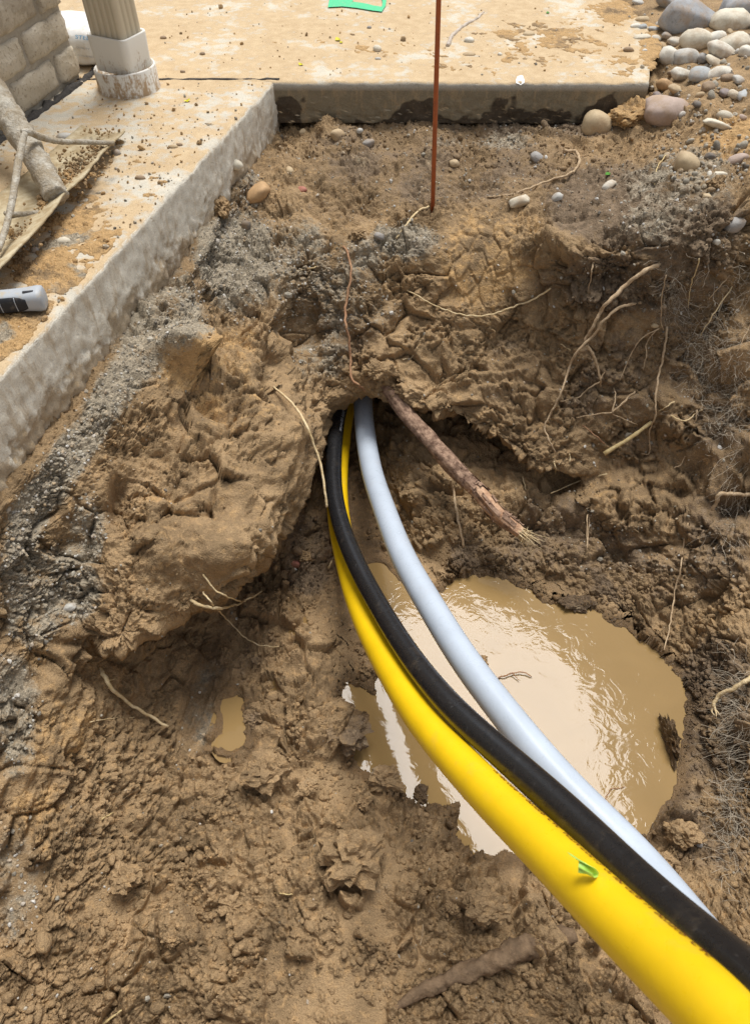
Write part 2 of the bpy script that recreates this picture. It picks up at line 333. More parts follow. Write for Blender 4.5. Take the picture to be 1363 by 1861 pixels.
def basin(shore, wz, jag=.012, deep=.06, rim=.16, mar=.3):
    global V, z_wet
    pl = [tuple(at(x, y, wz))[:2] for x, y in shore]
    xs, ys = [p[0] for p in pl], [p[1] for p in pl]
    k = np.where((rowv > 5.2) & (V[:, 0] > min(xs) - mar) & (V[:, 0] < max(xs) + mar) & (V[:, 1] > min(ys) - mar) & (V[:, 1] < max(ys) + mar) & (V[:, 2] < wz + .25))[0]
    sd = poly_sd(V[k, 0], V[k, 1], pl) + fbm(np.c_[V[k, :2] * 26, np.zeros(len(k))], 2) * jag
    z = V[k, 2]
    zin = np.minimum(z, wz - np.minimum(deep, .35 * sd)); zout = np.where(sd > -.5 * mar, np.maximum(z, wz + np.minimum(.006, -sd * .5)), z)
    f = sstep(rim, rim * .4, np.abs(sd))
    V[k, 2] = np.where(sd > 0, zin, zout)
    z_wet[k] = np.maximum(z_wet[k], sstep(-.055, .0, sd) * .95)
    return pl
pool = basin(SHORE, WATER_Z)
SHORE2 = [(408,1268),(432,1262),(446,1295),(438,1330),(446,1356),(420,1370),(396,1362),(388,1352),(402,1332),(406,1295)]
WATER2 = -.732
pool2 = basin(SHORE2, WATER2, .014, .03, .05, .03)

# skirts out to the horizon
G = V.reshape(NU, NV, 3); FW = WU @ FAR.reshape(NCOL, -1); FW = FW.reshape(NU, 4, 3)
G = np.concatenate([FW[:, :2], G, FW[:, 2:]], 1)
G = np.concatenate([(G[:1] * [4, 0, 0]) + [0, -25, 0], G[:1] * [1.25, 1, .4] + [0, -1.2, 0], G, G[-1:] * [1, 1, .3] + [.9, 0, .05], G[-1:] * [1, 1, 0] + [30, 0, 0]], 0)
pad = lambda a: np.pad(a.reshape(NU, NV), 2, mode='edge').ravel()
z_grey, z_orange, z_wet, z_dark = pad(z_grey), pad(z_orange), pad(z_wet), pad(z_dark)
V0 = V; V = G.reshape(-1, 3).astype(np.float32)
me = mesh_np('ground', V, grid_faces(NU + 4, NV + 4))
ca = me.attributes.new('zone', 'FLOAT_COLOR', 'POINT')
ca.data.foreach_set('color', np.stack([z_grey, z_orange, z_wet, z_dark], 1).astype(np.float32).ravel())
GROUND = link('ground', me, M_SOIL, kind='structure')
print('ground verts', len(V), NU, NV)

# ------------------------------------------------------------------ puddles
def water_material(name, base):
    m = Mat(name, base, .04, .36, IOR=1.33)
    p = m.pos()
    n1 = m.noise(6, 2, .5, p, .5); n2 = m.noise(20, 2, .5, p, 2.5)
    c = m.mix(m.mapr(n1, .35, .7), tuple(x * .93 for x in base), tuple(x * 1.06 for x in base))
    foam = m.mapr(m.noise(420, 2, .5, p), .66, .74)
    c = m.mix(m.math('MULTIPLY', foam, .35), c, tuple(min(1, x * .6) for x in base))
    h = m.math('ADD', m.math('MULTIPLY', n1, 1.0), m.math('MULTIPLY', n2, .27))
    return m.out(c, None, m.bump(h, .0030, .45))
M_WATER = water_material('muddy_water', (.27, .174, .070))
def water(name, pl, z, grow, mat):
    cx = sum(p[0] for p in pl) / len(pl); cy = sum(p[1] for p in pl) / len(pl)
    bm = bmesh.new()
    x0, x1 = min(p[0] for p in pl) - grow, max(p[0] for p in pl) + grow
    y0, y1 = min(p[1] for p in pl) - grow, max(p[1] for p in pl) + grow
    n = 24
    ring = [bm.verts.new((cx + (x1 - x0) / 2 * math.cos(2 * math.pi * k / n) * 1.05, cy + (y1 - y0) / 2 * math.sin(2 * math.pi * k / n) * 1.05, z)) for k in range(n)]
    bm.faces.new(ring); me = bpy.data.meshes.new(name); bm.to_mesh(me); bm.free()
    return link(name, me, mat, kind='structure')
water('puddle', pool, WATER_Z, .06, M_WATER)
water('puddle', pool2, WATER2, .008, M_WATER)

# ------------------------------------------------------------------ concrete slabs
def concrete(name, face, top, dirt_amt, damp):
    m = Mat(name, rough=.88, spec=.25); p = m.pos()
    n1 = m.noise(5, 5, .62, p); n2 = m.noise(28, 4, .62, p); n3 = m.noise(330, 3, .6, p)
    sp = m.n.new('ShaderNodeSeparateXYZ'); m.l.new(p, sp.inputs[0])
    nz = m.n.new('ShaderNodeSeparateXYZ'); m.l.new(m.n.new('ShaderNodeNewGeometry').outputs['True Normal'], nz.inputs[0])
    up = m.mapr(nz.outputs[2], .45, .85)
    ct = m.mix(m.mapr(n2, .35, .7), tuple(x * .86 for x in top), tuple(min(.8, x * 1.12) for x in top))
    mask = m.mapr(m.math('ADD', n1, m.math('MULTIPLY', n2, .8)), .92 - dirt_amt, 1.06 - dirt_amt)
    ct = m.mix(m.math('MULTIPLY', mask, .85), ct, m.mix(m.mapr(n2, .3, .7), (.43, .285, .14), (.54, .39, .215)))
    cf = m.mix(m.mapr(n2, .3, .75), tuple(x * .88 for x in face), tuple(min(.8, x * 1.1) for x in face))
    mp_ = m.n.new('ShaderNodeMapping'); mp_.inputs['Scale'].default_value = (1, 1, .28); m.l.new(p, mp_.inputs[0]); smear = m.noise(38, 6, .68, mp_.outputs[0])
    cf = m.mix(m.math('MULTIPLY', m.mapr(smear, .50, .64), .6), cf, (.40, .29, .165))
    if not damp:
        eg = m.math('ADD', sp.outputs[2], m.math('MULTIPLY', m.math('SUBTRACT', m.noise(11, 5, .65, p), .48), .30))
        cf = m.mix(m.math('MULTIPLY', m.mapr(eg, -.10, -.125), .8), cf, m.mix(m.mapr(n2, .35, .7), (.27, .19, .11), (.40, .30, .18)))
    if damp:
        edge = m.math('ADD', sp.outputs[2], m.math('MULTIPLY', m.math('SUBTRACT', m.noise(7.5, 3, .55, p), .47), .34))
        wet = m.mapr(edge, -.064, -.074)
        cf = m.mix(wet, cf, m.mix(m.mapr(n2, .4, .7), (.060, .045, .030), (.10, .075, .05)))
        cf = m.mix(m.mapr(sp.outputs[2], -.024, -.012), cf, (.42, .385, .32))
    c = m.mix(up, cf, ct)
    c = m.mix(1.0, c, m.ramp(n3, [(.25, .72), (.45, .96), (.6, 1.04), (.78, 1.25)]), 'MULTIPLY'); c = m.mix(m.math('MULTIPLY', m.mapr(m.noise(95, 5, .75, p), .57, .66), .3), c, (.36, .25, .14))
    pits = m.mapr(m.noise(75, 2, .5, p), .27, .35)
    h = m.math('ADD', m.math('MULTIPLY', n3, .5), m.math('ADD', m.math('MULTIPLY', pits, .5), m.math('MULTIPLY', n2, .3)))
    return m.out(c, None, m.bump(h, .003, .7))
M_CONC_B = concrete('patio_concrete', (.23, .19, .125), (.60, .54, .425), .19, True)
M_CONC_L = concrete('walk_concrete', (.72, .67, .56), (.57, .52, .42), .13, False)  # pale face, lightened further to stand in for sunlight it barely catches
KL, KR = at(505, 143, 0), at(1180, 151, 0)
KERB_Y = KL.y
def slab(name, a, b, inward, depth, thick, n, mat, rough_amp, seed, width):
    """concrete slab whose rounded, rough front edge runs from a to b"""
    a, b = np.array(a, float), np.array(b, float)
    t = np.linspace(0, 1, n)[:, None]; E = a + (b - a) * t
    e = (b - a) / np.linalg.norm(b - a); out = np.array([e[1], -e[0]])
    if np.dot(out, inward) > 0: out = -out
    prof = [(-width, -thick), (-width, 0), (-width * .4, 0), (-.5, 0), (-.15, 0), (-.05, 0), (-.022, 0)]
    r = .011
    prof += [(-r + r * math.sin(q), -r + r * math.cos(q)) for q in np.linspace(0, math.pi / 2, 6)]
    nf = 34
    prof += [(0, -r - (thick - r) * k / nf) for k in range(1, nf + 1)] + [(-.3, -thick)]
    prof = np.array(prof); m = len(prof)
    V = np.zeros((n, m, 3))
    inw = np.array(inward, float)
    for j, (o, z) in enumerate(prof):
        V[:, j, :2] = E + (out * o if o > -.03 else inw * (-o)); V[:, j, 2] = z
    fl = V.reshape(-1, 3)
    w = np.tile(np.clip((prof[:, 0] > -.03) * 1.0, 0, 1), n)
    lum = .7 * fbm(fl * np.array([9, 9, 14]) + seed, 3) + .6 * fbm(fl * 45 + seed, 2) + .5 * chunks(fl * 38 + seed, .15, 1.0) + .22 * chunks(fl * 110 + seed, .15, 1.0)
    low = np.tile(sstep(-.02, -thick * .8, prof[:, 1]), n)
    dd = w * rough_amp * (lum * (.25 + low))
    fl[:, :2] += out * dd[:, None]
    top = np.tile((np.abs(prof[:, 1]) < .02) * (prof[:, 0] > -.03), n)
    fl[:, 2] += top * fbm(fl * 30 + seed + 5, 2) * .0025
    Fq = grid_faces(n, m)
    me = mesh_np(name, fl, Fq, True)
    bm = bmesh.new(); bm.from_mesh(me); bm.verts.ensure_lookup_table()
    bm.faces.new([bm.verts[(n - 1) * m + j] for j in range(m)])
    bm.faces.new([bm.verts[j] for j in range(m)])
    bmesh.ops.recalc_face_normals(bm, faces=bm.faces); bm.to_mesh(me); bm.free()
    return link(name, me, mat, kind='structure')
KE = at(1178, 0, 0)
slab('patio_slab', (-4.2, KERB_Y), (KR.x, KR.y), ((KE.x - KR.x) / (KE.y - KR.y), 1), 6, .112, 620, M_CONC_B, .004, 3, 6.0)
LA, LB = at(500, 152, 0), at(0, 690, 0)
ld = (LB - LA) / abs(LB.y - LA.y); LE = LA + ld * 3.6
LA2 = LA - ld * 0
slab('walkway_slab', (LA.x, KERB_Y - .010), (LE.x, LE.y), (-1, 0), 4, .26, 700, M_CONC_L, .009, 21, 3.6)
# dark joint filler between the slabs
M_JOINT = Mat('joint_filler', rough=.95)
q_ = M_JOINT.noise(120, 3); M_JOINT.out(M_JOINT.mix(q_, (.015, .014, .013), (.09, .08, .07)), None, M_JOINT.bump(q_, .004))
def strip(name, p, q, w, z0, z1, mat, seed, n=160, **kw):
    p, q = np.array(p, float), np.array(q, float); e = (q - p) / np.linalg.norm(q - p); s = np.array([e[1], -e[0]])
    prof = [(-w / 2, z0), (-w / 2, z1), (0, z1 + w * .2), (w / 2, z1), (w / 2, z0)]
    V = []
    for k in range(n):
        c = p + (q - p) * k / (n - 1)
        for o, z in prof:
            V.append((*(c + s * o), z))
    V = np.array(V); V += np.stack([fbm(V * 40 + seed + i * 9, 2) for i in range(3)], 1) * w * .35
    return link(name, mesh_np(name, V, grid_faces(n, len(prof))), mat.m if isinstance(mat, Mat) else mat, **kw)
strip('expansion_joint', (LA.x - 3.0, KERB_Y - .005), (LA.x + .01, KERB_Y - .005), .011, -.05, .001, M_JOINT, 2, kind='structure')

# ------------------------------------------------------------------ shooting a photo pixel onto what is built so far
def shoot(px, py, off=0.0):
    d = ray(px, py).normalized(); o = Vector((0, 0, CAMH))
    best = None
    for ob in TARGETS:
        ok, loc, nor, _ = ob.ray_cast(o, d)
        if ok and (best is None or (loc - o).length < (best[0] - o).length): best = (loc, nor)
    if best is None:
        p = at(px, py, -.3); return p, Vector((0, 0, 1))
    return best[0] - d * off, best[1]
TARGETS = [o for o in COL.objects if o.type == 'MESH' and o.name.split('.')[0] in ('ground', 'patio_slab', 'walkway_slab', 'puddle')]
bpy.context.view_layer.update()

# ------------------------------------------------------------------ the three pipes
def resample(pts, n):
    pts = np.asarray(pts); s = np.concatenate([[0], np.cumsum(np.linalg.norm(np.diff(pts, axis=0), axis=1))])
    q = np.linspace(0, s[-1], n); return np.stack([np.interp(q, s, pts[:, k]) for k in range(pts.shape[1])], 1)
def frames(pts):
    T = np.gradient(pts, axis=0); T /= np.linalg.norm(T, axis=1)[:, None] + 1e-12
    u = np.cross(T[0], [0, 0, 1.]);
    if np.linalg.norm(u) < 1e-3: u = np.array([1., 0, 0])
    u /= np.linalg.norm(u); U = [u]
    for i in range(1, len(pts)):
        u = U[-1] - T[i] * np.dot(U[-1], T[i]); U.append(u / (np.linalg.norm(u) + 1e-12))
    U = np.array(U); return T, U, np.cross(T, U)
def tube_np(pts, radii, seg=12, cap=True):
    pts = np.asarray(pts, float); n = len(pts); radii = np.broadcast_to(radii, (n,))
    T, U, B = frames(pts); a = np.arange(seg) * 2 * math.pi / seg
    V = pts[:, None] + radii[:, None, None] * (np.cos(a)[None, :, None] * U[:, None] + np.sin(a)[None, :, None] * B[:, None])
    V = V.reshape(-1, 3); k = np.arange(seg); k2 = (k + 1) % seg
    Fq = np.concatenate([np.stack([i * seg + k, i * seg + k2, (i + 1) * seg + k2, (i + 1) * seg + k], 1) for i in range(n - 1)])
    if cap:
        V = np.vstack([V, pts[:1], pts[-1:]]); c0, c1 = len(V) - 2, len(V) - 1
        Fq = np.vstack([Fq, np.stack([k2, k, np.full(seg, c0), np.full(seg, c0)], 1)[:, [0, 1, 2, 2]], np.stack([(n - 1) * seg + k, (n - 1) * seg + k2, np.full(seg, c1), np.full(seg, c1)], 1)])
    return V, Fq
def tube_mesh(name, pts, radii, seg=12):
    V, Fq = tube_np(pts, radii, seg, False); n = len(pts)
    me = mesh_np(name, V, Fq); bm = bmesh.new(); bm.from_mesh(me); bm.verts.ensure_lookup_table()
    bm.faces.new([bm.verts[k] for k in range(seg)][::-1]); bm.faces.new([bm.verts[(n - 1) * seg + k] for k in range(seg)])
    bm.to_mesh(me); bm.free(); return me
def pipe_material(name, base, rough, spec, scuff, dust=.0):
    m = Mat(name, base, rough, spec); p = m.pos()
    n = m.noise(16, 5, .65, p); sc = m.noise(70, 6, .72, p, 1.2); sp = m.noise(900, 2, .5, p)
    c = m.mix(m.mapr(n, .3, .7), tuple(x * .94 for x in base), tuple(min(1, x * 1.05) for x in base))
    if scuff is not None: c = m.mix(m.math('MULTIPLY', m.mapr(sc, .62, .70), .35), c, scuff)
    if dust: c = m.mix(m.math('MULTIPLY', m.mapr(m.noise(22, 6, .7, p), .56, .74), dust), c, (.35, .26, .16))
    return m.out(c, m.mapr(sc, .3, .7, rough * .85, min(1, rough * 1.3)), m.bump(sc, .0006, .35))
M_YEL = pipe_material('yellow_plastic', (.84, .535, .008), .30, .45, None, .18)
M_BLK = pipe_material('black_plastic', (.012, .012, .013), .27, .6, (.17, .165, .16), .10)
M_WHT = pipe_material('white_plastic', (.44, .49, .55), .28, .45, None, .14)
WHITE = [(650,640,-.60),(657,690,-.60),(659,728,-.597),(664,790,-.58),(676,860,-.55),(691,905,-.523),(731,1010,-.455),(789,1111,-.40),(839,1193,-.368),(892,1264,-.35),(943,1328,-.337),(1012,1412,-.32),(1078,1480,-.305),(1148,1544,-.29),(1208,1616,-.27),(1266,1690,-.235),(1362,1808,-.17),(1500,1980,-.08)]
BLACK = [(650,640,-.60),(633,690,-.60),(622,728,-.597),(612,770,-.588),(606,845,-.565),(608,900,-.545),(620,955,-.52),(641,1010,-.49),(674,1076,-.45),(726,1164,-.375),(773,1230,-.31),(834,1300,-.24),(940,1394,-.16),(1035,1480,-.085),(1105,1550,-.03),(1175,1620,.03),(1250,1688,.085),(1326,1752,.14),(1420,1835,.20),(1520,1925,.26)]
YELLOW = [(655,640,-.655),(640,690,-.655),(630,728,-.655),(623,765,-.655),(614,845,-.65),(612,900,-.645),(617,955,-.63),(628,1006,-.60),(645,1072,-.55),(675,1149,-.48),(717,1227,-.40),(765,1304,-.32),(824,1374,-.245),(893,1448,-.165),(975,1527,-.085),(1062,1612,.0),(1169,1718,.08),(1270,1808,.15),(1390,1925,.21)]
def pipe(name, ctrl, r, mat, label, tail, text=None):
    pts = [np.array(at(*c)) for c in ctrl]
    e = pts[-1]; t = pts[-1] - pts[-2]; t = t / np.linalg.norm(t); h = np.array([t[0], t[1], 0])
    pts += [e + t * .12, e + t * .28, e + t * .42 + h * .1, e + t * .5 + h * .5 - [0, 0, .05], e + t * .5 + h * 1.3 - [0, 0, .25]]
    pts = crom(pts, 14); pts = resample(pts, 420)
    k = np.ones(13) / 13
    for _ in range(3):
        pad = np.vstack([2 * pts[0] - pts[6:0:-1], pts, 2 * pts[-1] - pts[-2:-8:-1]])
        pts = np.stack([np.convolve(pad[:, i], k, 'valid') for i in range(3)], 1)
    th = empty(name, Vector(pts[len(pts) // 2]), label, 'pipe', 'utility pipes coming out of the tunnel')
    inv = np.array(th.location)
    link('tube', tube_mesh('tube', pts - inv, r, 56), mat, th); th['group'] = 'utility pipes coming out of the tunnel'
    return th, pts - inv, inv
TAIL = [(.16,-.16,.10),(.42,-.50,.16),(.95,-1.1,.0),(1.7,-2.0,-.2)]
pw = pipe('plastic_pipe', WHITE, .0275, M_WHT, 'white plastic conduit pipe, rightmost of the three coming from the tunnel', [(.2,-.22,.12),(.5,-.6,.22),(1.05,-1.2,.15),(1.9,-2.1,.11)])
pb = pipe('plastic_pipe', BLACK, .021, M_BLK, 'scuffed black plastic pipe running between the white and the yellow one', TAIL)
py_ = pipe('plastic_pipe', YELLOW, .029, M_YEL, 'bright yellow plastic gas pipe, leftmost and nearest of the three', TAIL)

def text_mesh(s, size):
    cu = bpy.data.curves.new('t', 'FONT'); cu.body = s; cu.size = size
    o = bpy.data.objects.new('t', cu); COL.objects.link(o); bpy.context.view_layer.update()
    dg = bpy.context.evaluated_depsgraph_get(); me = bpy.data.meshes.new_from_object(o.evaluated_get(dg))
    bpy.data.objects.remove(o); bpy.data.curves.remove(cu)
    bm = bmesh.new(); bm.from_mesh(me)
    bmesh.ops.triangulate(bm, faces=bm.faces); bmesh.ops.subdivide_edges(bm, edges=[e for e in bm.edges if e.calc_length() > size * .3], cuts=2)
    bmesh.ops.triangulate(bm, faces=bm.faces); bm.to_mesh(me); bm.free(); return me
def pipe_print(th, pts, inv, r, s, size, start, toward_px, mat, flip=False):
    """printed line on the pipe: starts near photo pixel `start`, on the side that faces pixel-offset `toward_px`"""
    W3 = pts + inv; px, py, dep = proj(W3)
    T, U, B = frames(pts); sarc = np.concatenate([[0], np.cumsum(np.linalg.norm(np.diff(pts, axis=0), axis=1))])
    i0 = int(np.argmin(np.where(dep > .05, np.hypot(px - start[0], py - start[1]), 1e9))); s0 = sarc[i0]
    # angle round the pipe that points to the wanted side
    to_cam = np.array([0, 0, CAMH]) - W3[i0]; to_cam /= np.linalg.norm(to_cam)
    side = np.cross(T[i0], to_cam); side /= np.linalg.norm(side)
    want = to_cam * math.cos(toward_px) + side * math.sin(toward_px)
    a0 = math.atan2(np.dot(want, B[i0]), np.dot(want, U[i0]))
    sgn = 1 if np.dot(np.cross(U[i0], B[i0]), T[i0]) > 0 else -1
    me = text_mesh(s, size)
    for v in me.vertices:
        x, y = (v.co.x, v.co.y - size * .35)
        if flip: x, y = -x, -y
        q = s0 + x; i = min(max(np.searchsorted(sarc, q) - 1, 0), len(pts) - 2); f = (q - sarc[i]) / (sarc[i + 1] - sarc[i])
        c = pts[i] * (1 - f) + pts[i + 1] * f; u = U[i] * (1 - f) + U[i + 1] * f; b = B[i] * (1 - f) + B[i + 1] * f
        a = a0 + y / r
        v.co = c + (r + .0006) * (math.cos(a) * u + math.sin(a) * b)
    return link('printed_text', me, mat, th)
M_PW = Mat('white_print', (.75, .75, .75), .6).m
M_PR = Mat('dark_print', (.16, .045, .01), .6).m

pipe_print(*pb, .021, 'SDR 11  [UL] 6  SCE J.4.9 PIPE', .0105, (621, 738), -.35, M_PW)
pipe_print(*py_, .029, '2" IPS SDR 11 PE2708  GAS  ASTM D2513  2" IPS SDR 11 PE2708  GAS', .0145, (880, 1440), -1.05, M_PR)

# ------------------------------------------------------------------ stones
rng = random.Random(11)
def ico(sub):
    bm = bmesh.new(); bmesh.ops.create_icosphere(bm, subdivisions=sub, radius=1)
    V = np.array([v.co[:] for v in bm.verts]); Fq = np.array([[v.index for v in f.verts] for f in bm.faces]); bm.free(); return V, Fq
ICO = {k: ico(k) for k in (1, 2, 3, 4)}
def stone_np(rx, ry, rz, seed, sub=3, lump=.12, facet=0.0, fine=.02):
    V, Fq = ICO[sub]; D = V.copy()
    P = V * .9 + seed * 3.17
    r = 1 + lump * fbm(P, 2) + fine * fbm(P * 5, 2)
    if facet:
        for k in range(9):
            g = GRAD[(seed * 13 + k * 29) & 255]; lim = .62 + .3 * ((seed * 7 + k * 5) % 11) / 11
            t = (D * g).sum(1) * r; r = np.where(t > lim, r * (1 - facet + facet * lim / np.maximum(t, 1e-3)), r)
    mx = np.abs(D).max(1); r = r * (.80 + .20 / np.maximum(mx, .5) ** .9 * .75)      # a little boxy, like river cobbles
    return D * r[:, None] * np.array([rx, ry, rz]), Fq
def stone_material(name, base, vary=.2, speck=.15, mud=.55):
    m = Mat(name, rough=.72, spec=.35); p = m.pos(True); w = m.pos()
    n1 = m.noise(25, 4, .6, w); n2 = m.noise(140, 4, .65, w); n3 = m.noise(500, 2, .5, w)
    c = m.mix(m.mapr(n1, .3, .7), tuple(x * (1 - vary) for x in base), tuple(min(.85, x * (1 + vary)) for x in base))
    c = m.mix(m.math('MULTIPLY', m.mapr(n2, .55, .68), speck * 2), c, tuple(x * .6 for x in base))
    geo = m.n.new('ShaderNodeNewGeometry')
    c = m.mix(m.math('MULTIPLY', m.mapr(m.noise(18, 6, .7, w), .46, .62), mud), c, (.34, .22, .115))
    return m.out(c, None, m.bump(m.math('ADD', n2, m.math('MULTIPLY', n3, .5)), .0018, .5))
SC = dict(cream=(.60,.54,.42), white=(.62,.58,.49), grey=(.30,.28,.255), blue=(.38,.39,.38), tan=(.46,.35,.21), orange=(.50,.31,.15), pink=(.42,.32,.26), brown=(.27,.19,.12), dark=(.15,.13,.11), purple=(.24,.20,.19), granite=(.30,.30,.30), ltgrey=(.48,.46,.41), red=(.36,.14,.10))
SM = {k: stone_material(k + '_stone', v, .22 if k == 'granite' else .14, .4 if k == 'granite' else .15) for k, v in SC.items()}
def stone(px, py, hw, hh, col, label=None, ang=0., sink=.35, facet=0., lump=.20, sub=3, name='cobble', cat='stone', group=None, th=None, mat=None, off=0.0):
    """stone centred at a photo pixel; hw, hh half sizes in photo pixels, ang its tilt in the picture"""
    q, nor = shoot(px, py + hh * .45)
    dist = depth_of(q); s = dist / F
    rx, ry = hw * s, hh * s * 1.12
    rz = th * s if th else min(rx, ry) * rng.uniform(.68, .95)
    seed = rng.randrange(1, 9999); facet = max(facet, rng.uniform(.25, .6))
    V, Fq = stone_np(rx, ry if th else max(ry, rx * .55), rz, seed, sub, lump, facet)
    me = mesh_np(name, V, Fq); 
    # long axis lies along the picture's tilt, laid on the ground
    view = ray(px, py).normalized(); right = Vector((1, 0, 0)); upv = right.cross(view).normalized()
    ax = right * math.cos(math.radians(ang)) + upv * math.sin(math.radians(ang))
    n = (nor * .45 + Vector((0, 0, 1)) * .8 - view * .15).normalized()
    ax = (ax - n * ax.dot(n)).normalized(); ay = n.cross(ax)
    R = Matrix((ax, ay, n)).transposed()
    o = link(name, me, mat or SM[col])
    o.matrix_world = Matrix.Translation(q + n * (rz * (1 - 2 * sink) * .5 + off)) @ R.to_4x4()
    o['label'] = label or 'stone'; o['category'] = cat
    if group: o['group'] = group
    return o
HEAP = 'river stones heaped at the right end of the patio slab'
# the ground and slab carry these; big ones first
stone(1245,28,58,36,'granite','big flat grey granite boulder at the head of the stone heap',8,.35,.55,.10,4,'boulder','boulder',None,34)
stone(1345,12,48,30,'granite','grey boulder cut by the upper right corner of the picture',0,.3,.5,.1,4,'boulder','boulder')
for a in [
 (1330,36,38,20,'cream','knobbly cream rock in front of the corner boulder',5,.3,.4),
 (1262,70,27,19,'cream','tan and cream block-shaped cobble right below the granite boulder',0,.25,.35),
 (1301,66,16,15,'white','round white cobble between the block cobble and the knobbly rock',0,.3,0),
 (1331,77,29,17,'cream','yellowish cream cobble under the knobbly rock',-10,.3,.3),
 (1212,99,18,17,'white','plump white cobble at the left end of the front row',50,.25,0),
 (1244,101,24,15,'ltgrey','flat-topped pale grey cobble beside the plump white one',0,.3,.4),
 (1311,91,33,12,'white','long flat white stone lying across the heap',-10,.25,.3),
 (1299,111,22,9,'cream','thin cream stone under the long flat white one',5,.3,.2),
 (1275,104,10,9,'grey','small grey stone wedged below the block cobble',0,.3,0),
 (1354,93,16,9,'white','white stone cut by the right edge, level with the flat stone',10,.3,0),
 (1238,133,24,12,'white','long white cobble slanting up beside the blue-grey one',42,.3,0),
 (1270,132,30,13,'blue','long blue-grey cobble slanting between two white ones',40,.3,0),
 (1306,131,23,12,'white','speckled white oval cobble right of the blue-grey one',24,.3,0),
 (1205,150,13,12,'orange','round orange-tan pebble by the slab corner',0,.3,0),
 (1227,160,21,9,'tan','flat tan stone on top of the big pinkish cobble',25,.3,.2),
 (1210,199,48,30,'pink','big smooth pinkish brown cobble below the slab corner',27,.3,0),
 (1080,220,25,24,'tan','grey-tan stone caked with mud under the slab edge',20,.35,0),
 (1220,133,10,5,'brown','little brown chip left of the slanting white cobble',25,.3,.2),
 (1184,156,4,10,'white','slim white pebble standing at the slab corner',85,.3,0),
 (1192,173,9,9,'purple','muddy purple-grey stone between slab corner and big cobble',0,.35,.2),
 (1331,168,10,10,'cream','round cream pebble in the soil, left of a blue one',0,.3,0),
 (1349,170,9,10,'blue','round blue-grey pebble at the right, beside the cream one',0,.3,0),
 (1315,166,9,9,'purple','dark purple pebble left of the round cream one',0,.35,0),
 (1341,142,15,9,'ltgrey','pale greenish grey oval stone near the right edge',25,.35,0),
 (1322,139,14,8,'brown','brown wedge of stone right of the speckled white cobble',35,.35,.3),
 (1316,208,15,9,'cream','cream oval pebble above a long cream sliver',12,.35,0),
 (1301,224,27,8,'cream','long cream sliver of stone in orange soil',17,.35,.1),
 (1347,211,7,7,'pink','small pink pebble near the right edge',0,.35,0),
 (1244,293,21,21,'tan','round grey-tan cobble bedded in the dark bank',0,.35,0),
 (1271,172,9,5,'tan','small tan pebble right of the big pinkish cobble',15,.3,.1),
 (1285,156,12,9,'brown','muddy brown stone below the blue-grey cobble',10,.4,.2),
 (1265,187,8,8,'dark','little dark stone at the right tip of the big cobble',0,.35,.1),
 (1190,53,14,6,'blue','flat blue-grey stone left of the granite boulder',20,.35,.1),
 (1166,66,15,5,'cream','yellowish flat stone lying farthest left of the heap',12,.35,.1),
 (1190,70,10,7,'white','small white stone left of the tan wedge',0,.35,0),
 (1211,64,10,6,'grey','small grey stone at the foot of the granite boulder',0,.35,0),
 (1228,74,18,8,'white','white stone half under the block cobble',15,.35,0),
 (1197,84,18,9,'tan','tan wedge of stone leaning at the left of the heap',38,.35,.3),
 (1167,34,13,7,'tan','tan stone left of the granite boulder, above a blue one',-30,.35,.1),
 (1154,46,10,5,'white','small white stone farthest left behind the heap',15,.35,0),
 (1167,48,8,5,'blue','small blue stone between white and tan stones behind the heap',20,.35,0),
 (1324,55,6,7,'tan','little tan stone between the knobbly rock and round white cobble',0,.3,0),
 (1283,157,8,7,'grey','little grey stone below the slanting cobbles',0,.4,0),
 (1213,3,26,10,'grey','dark grey stone cut by the top edge left of the boulder',0,.35,.3),
 (1160,4,12,4,'ltgrey','pale flat stone at the top edge on the slab',5,.3,.2),
 ]:
    stone(a[0],a[1],a[2]*1.12,a[3]*1.15,a[4],a[5],a[6],a[7],a[8],group=HEAP)
BANK = 'stones in the soil of the pit bank'
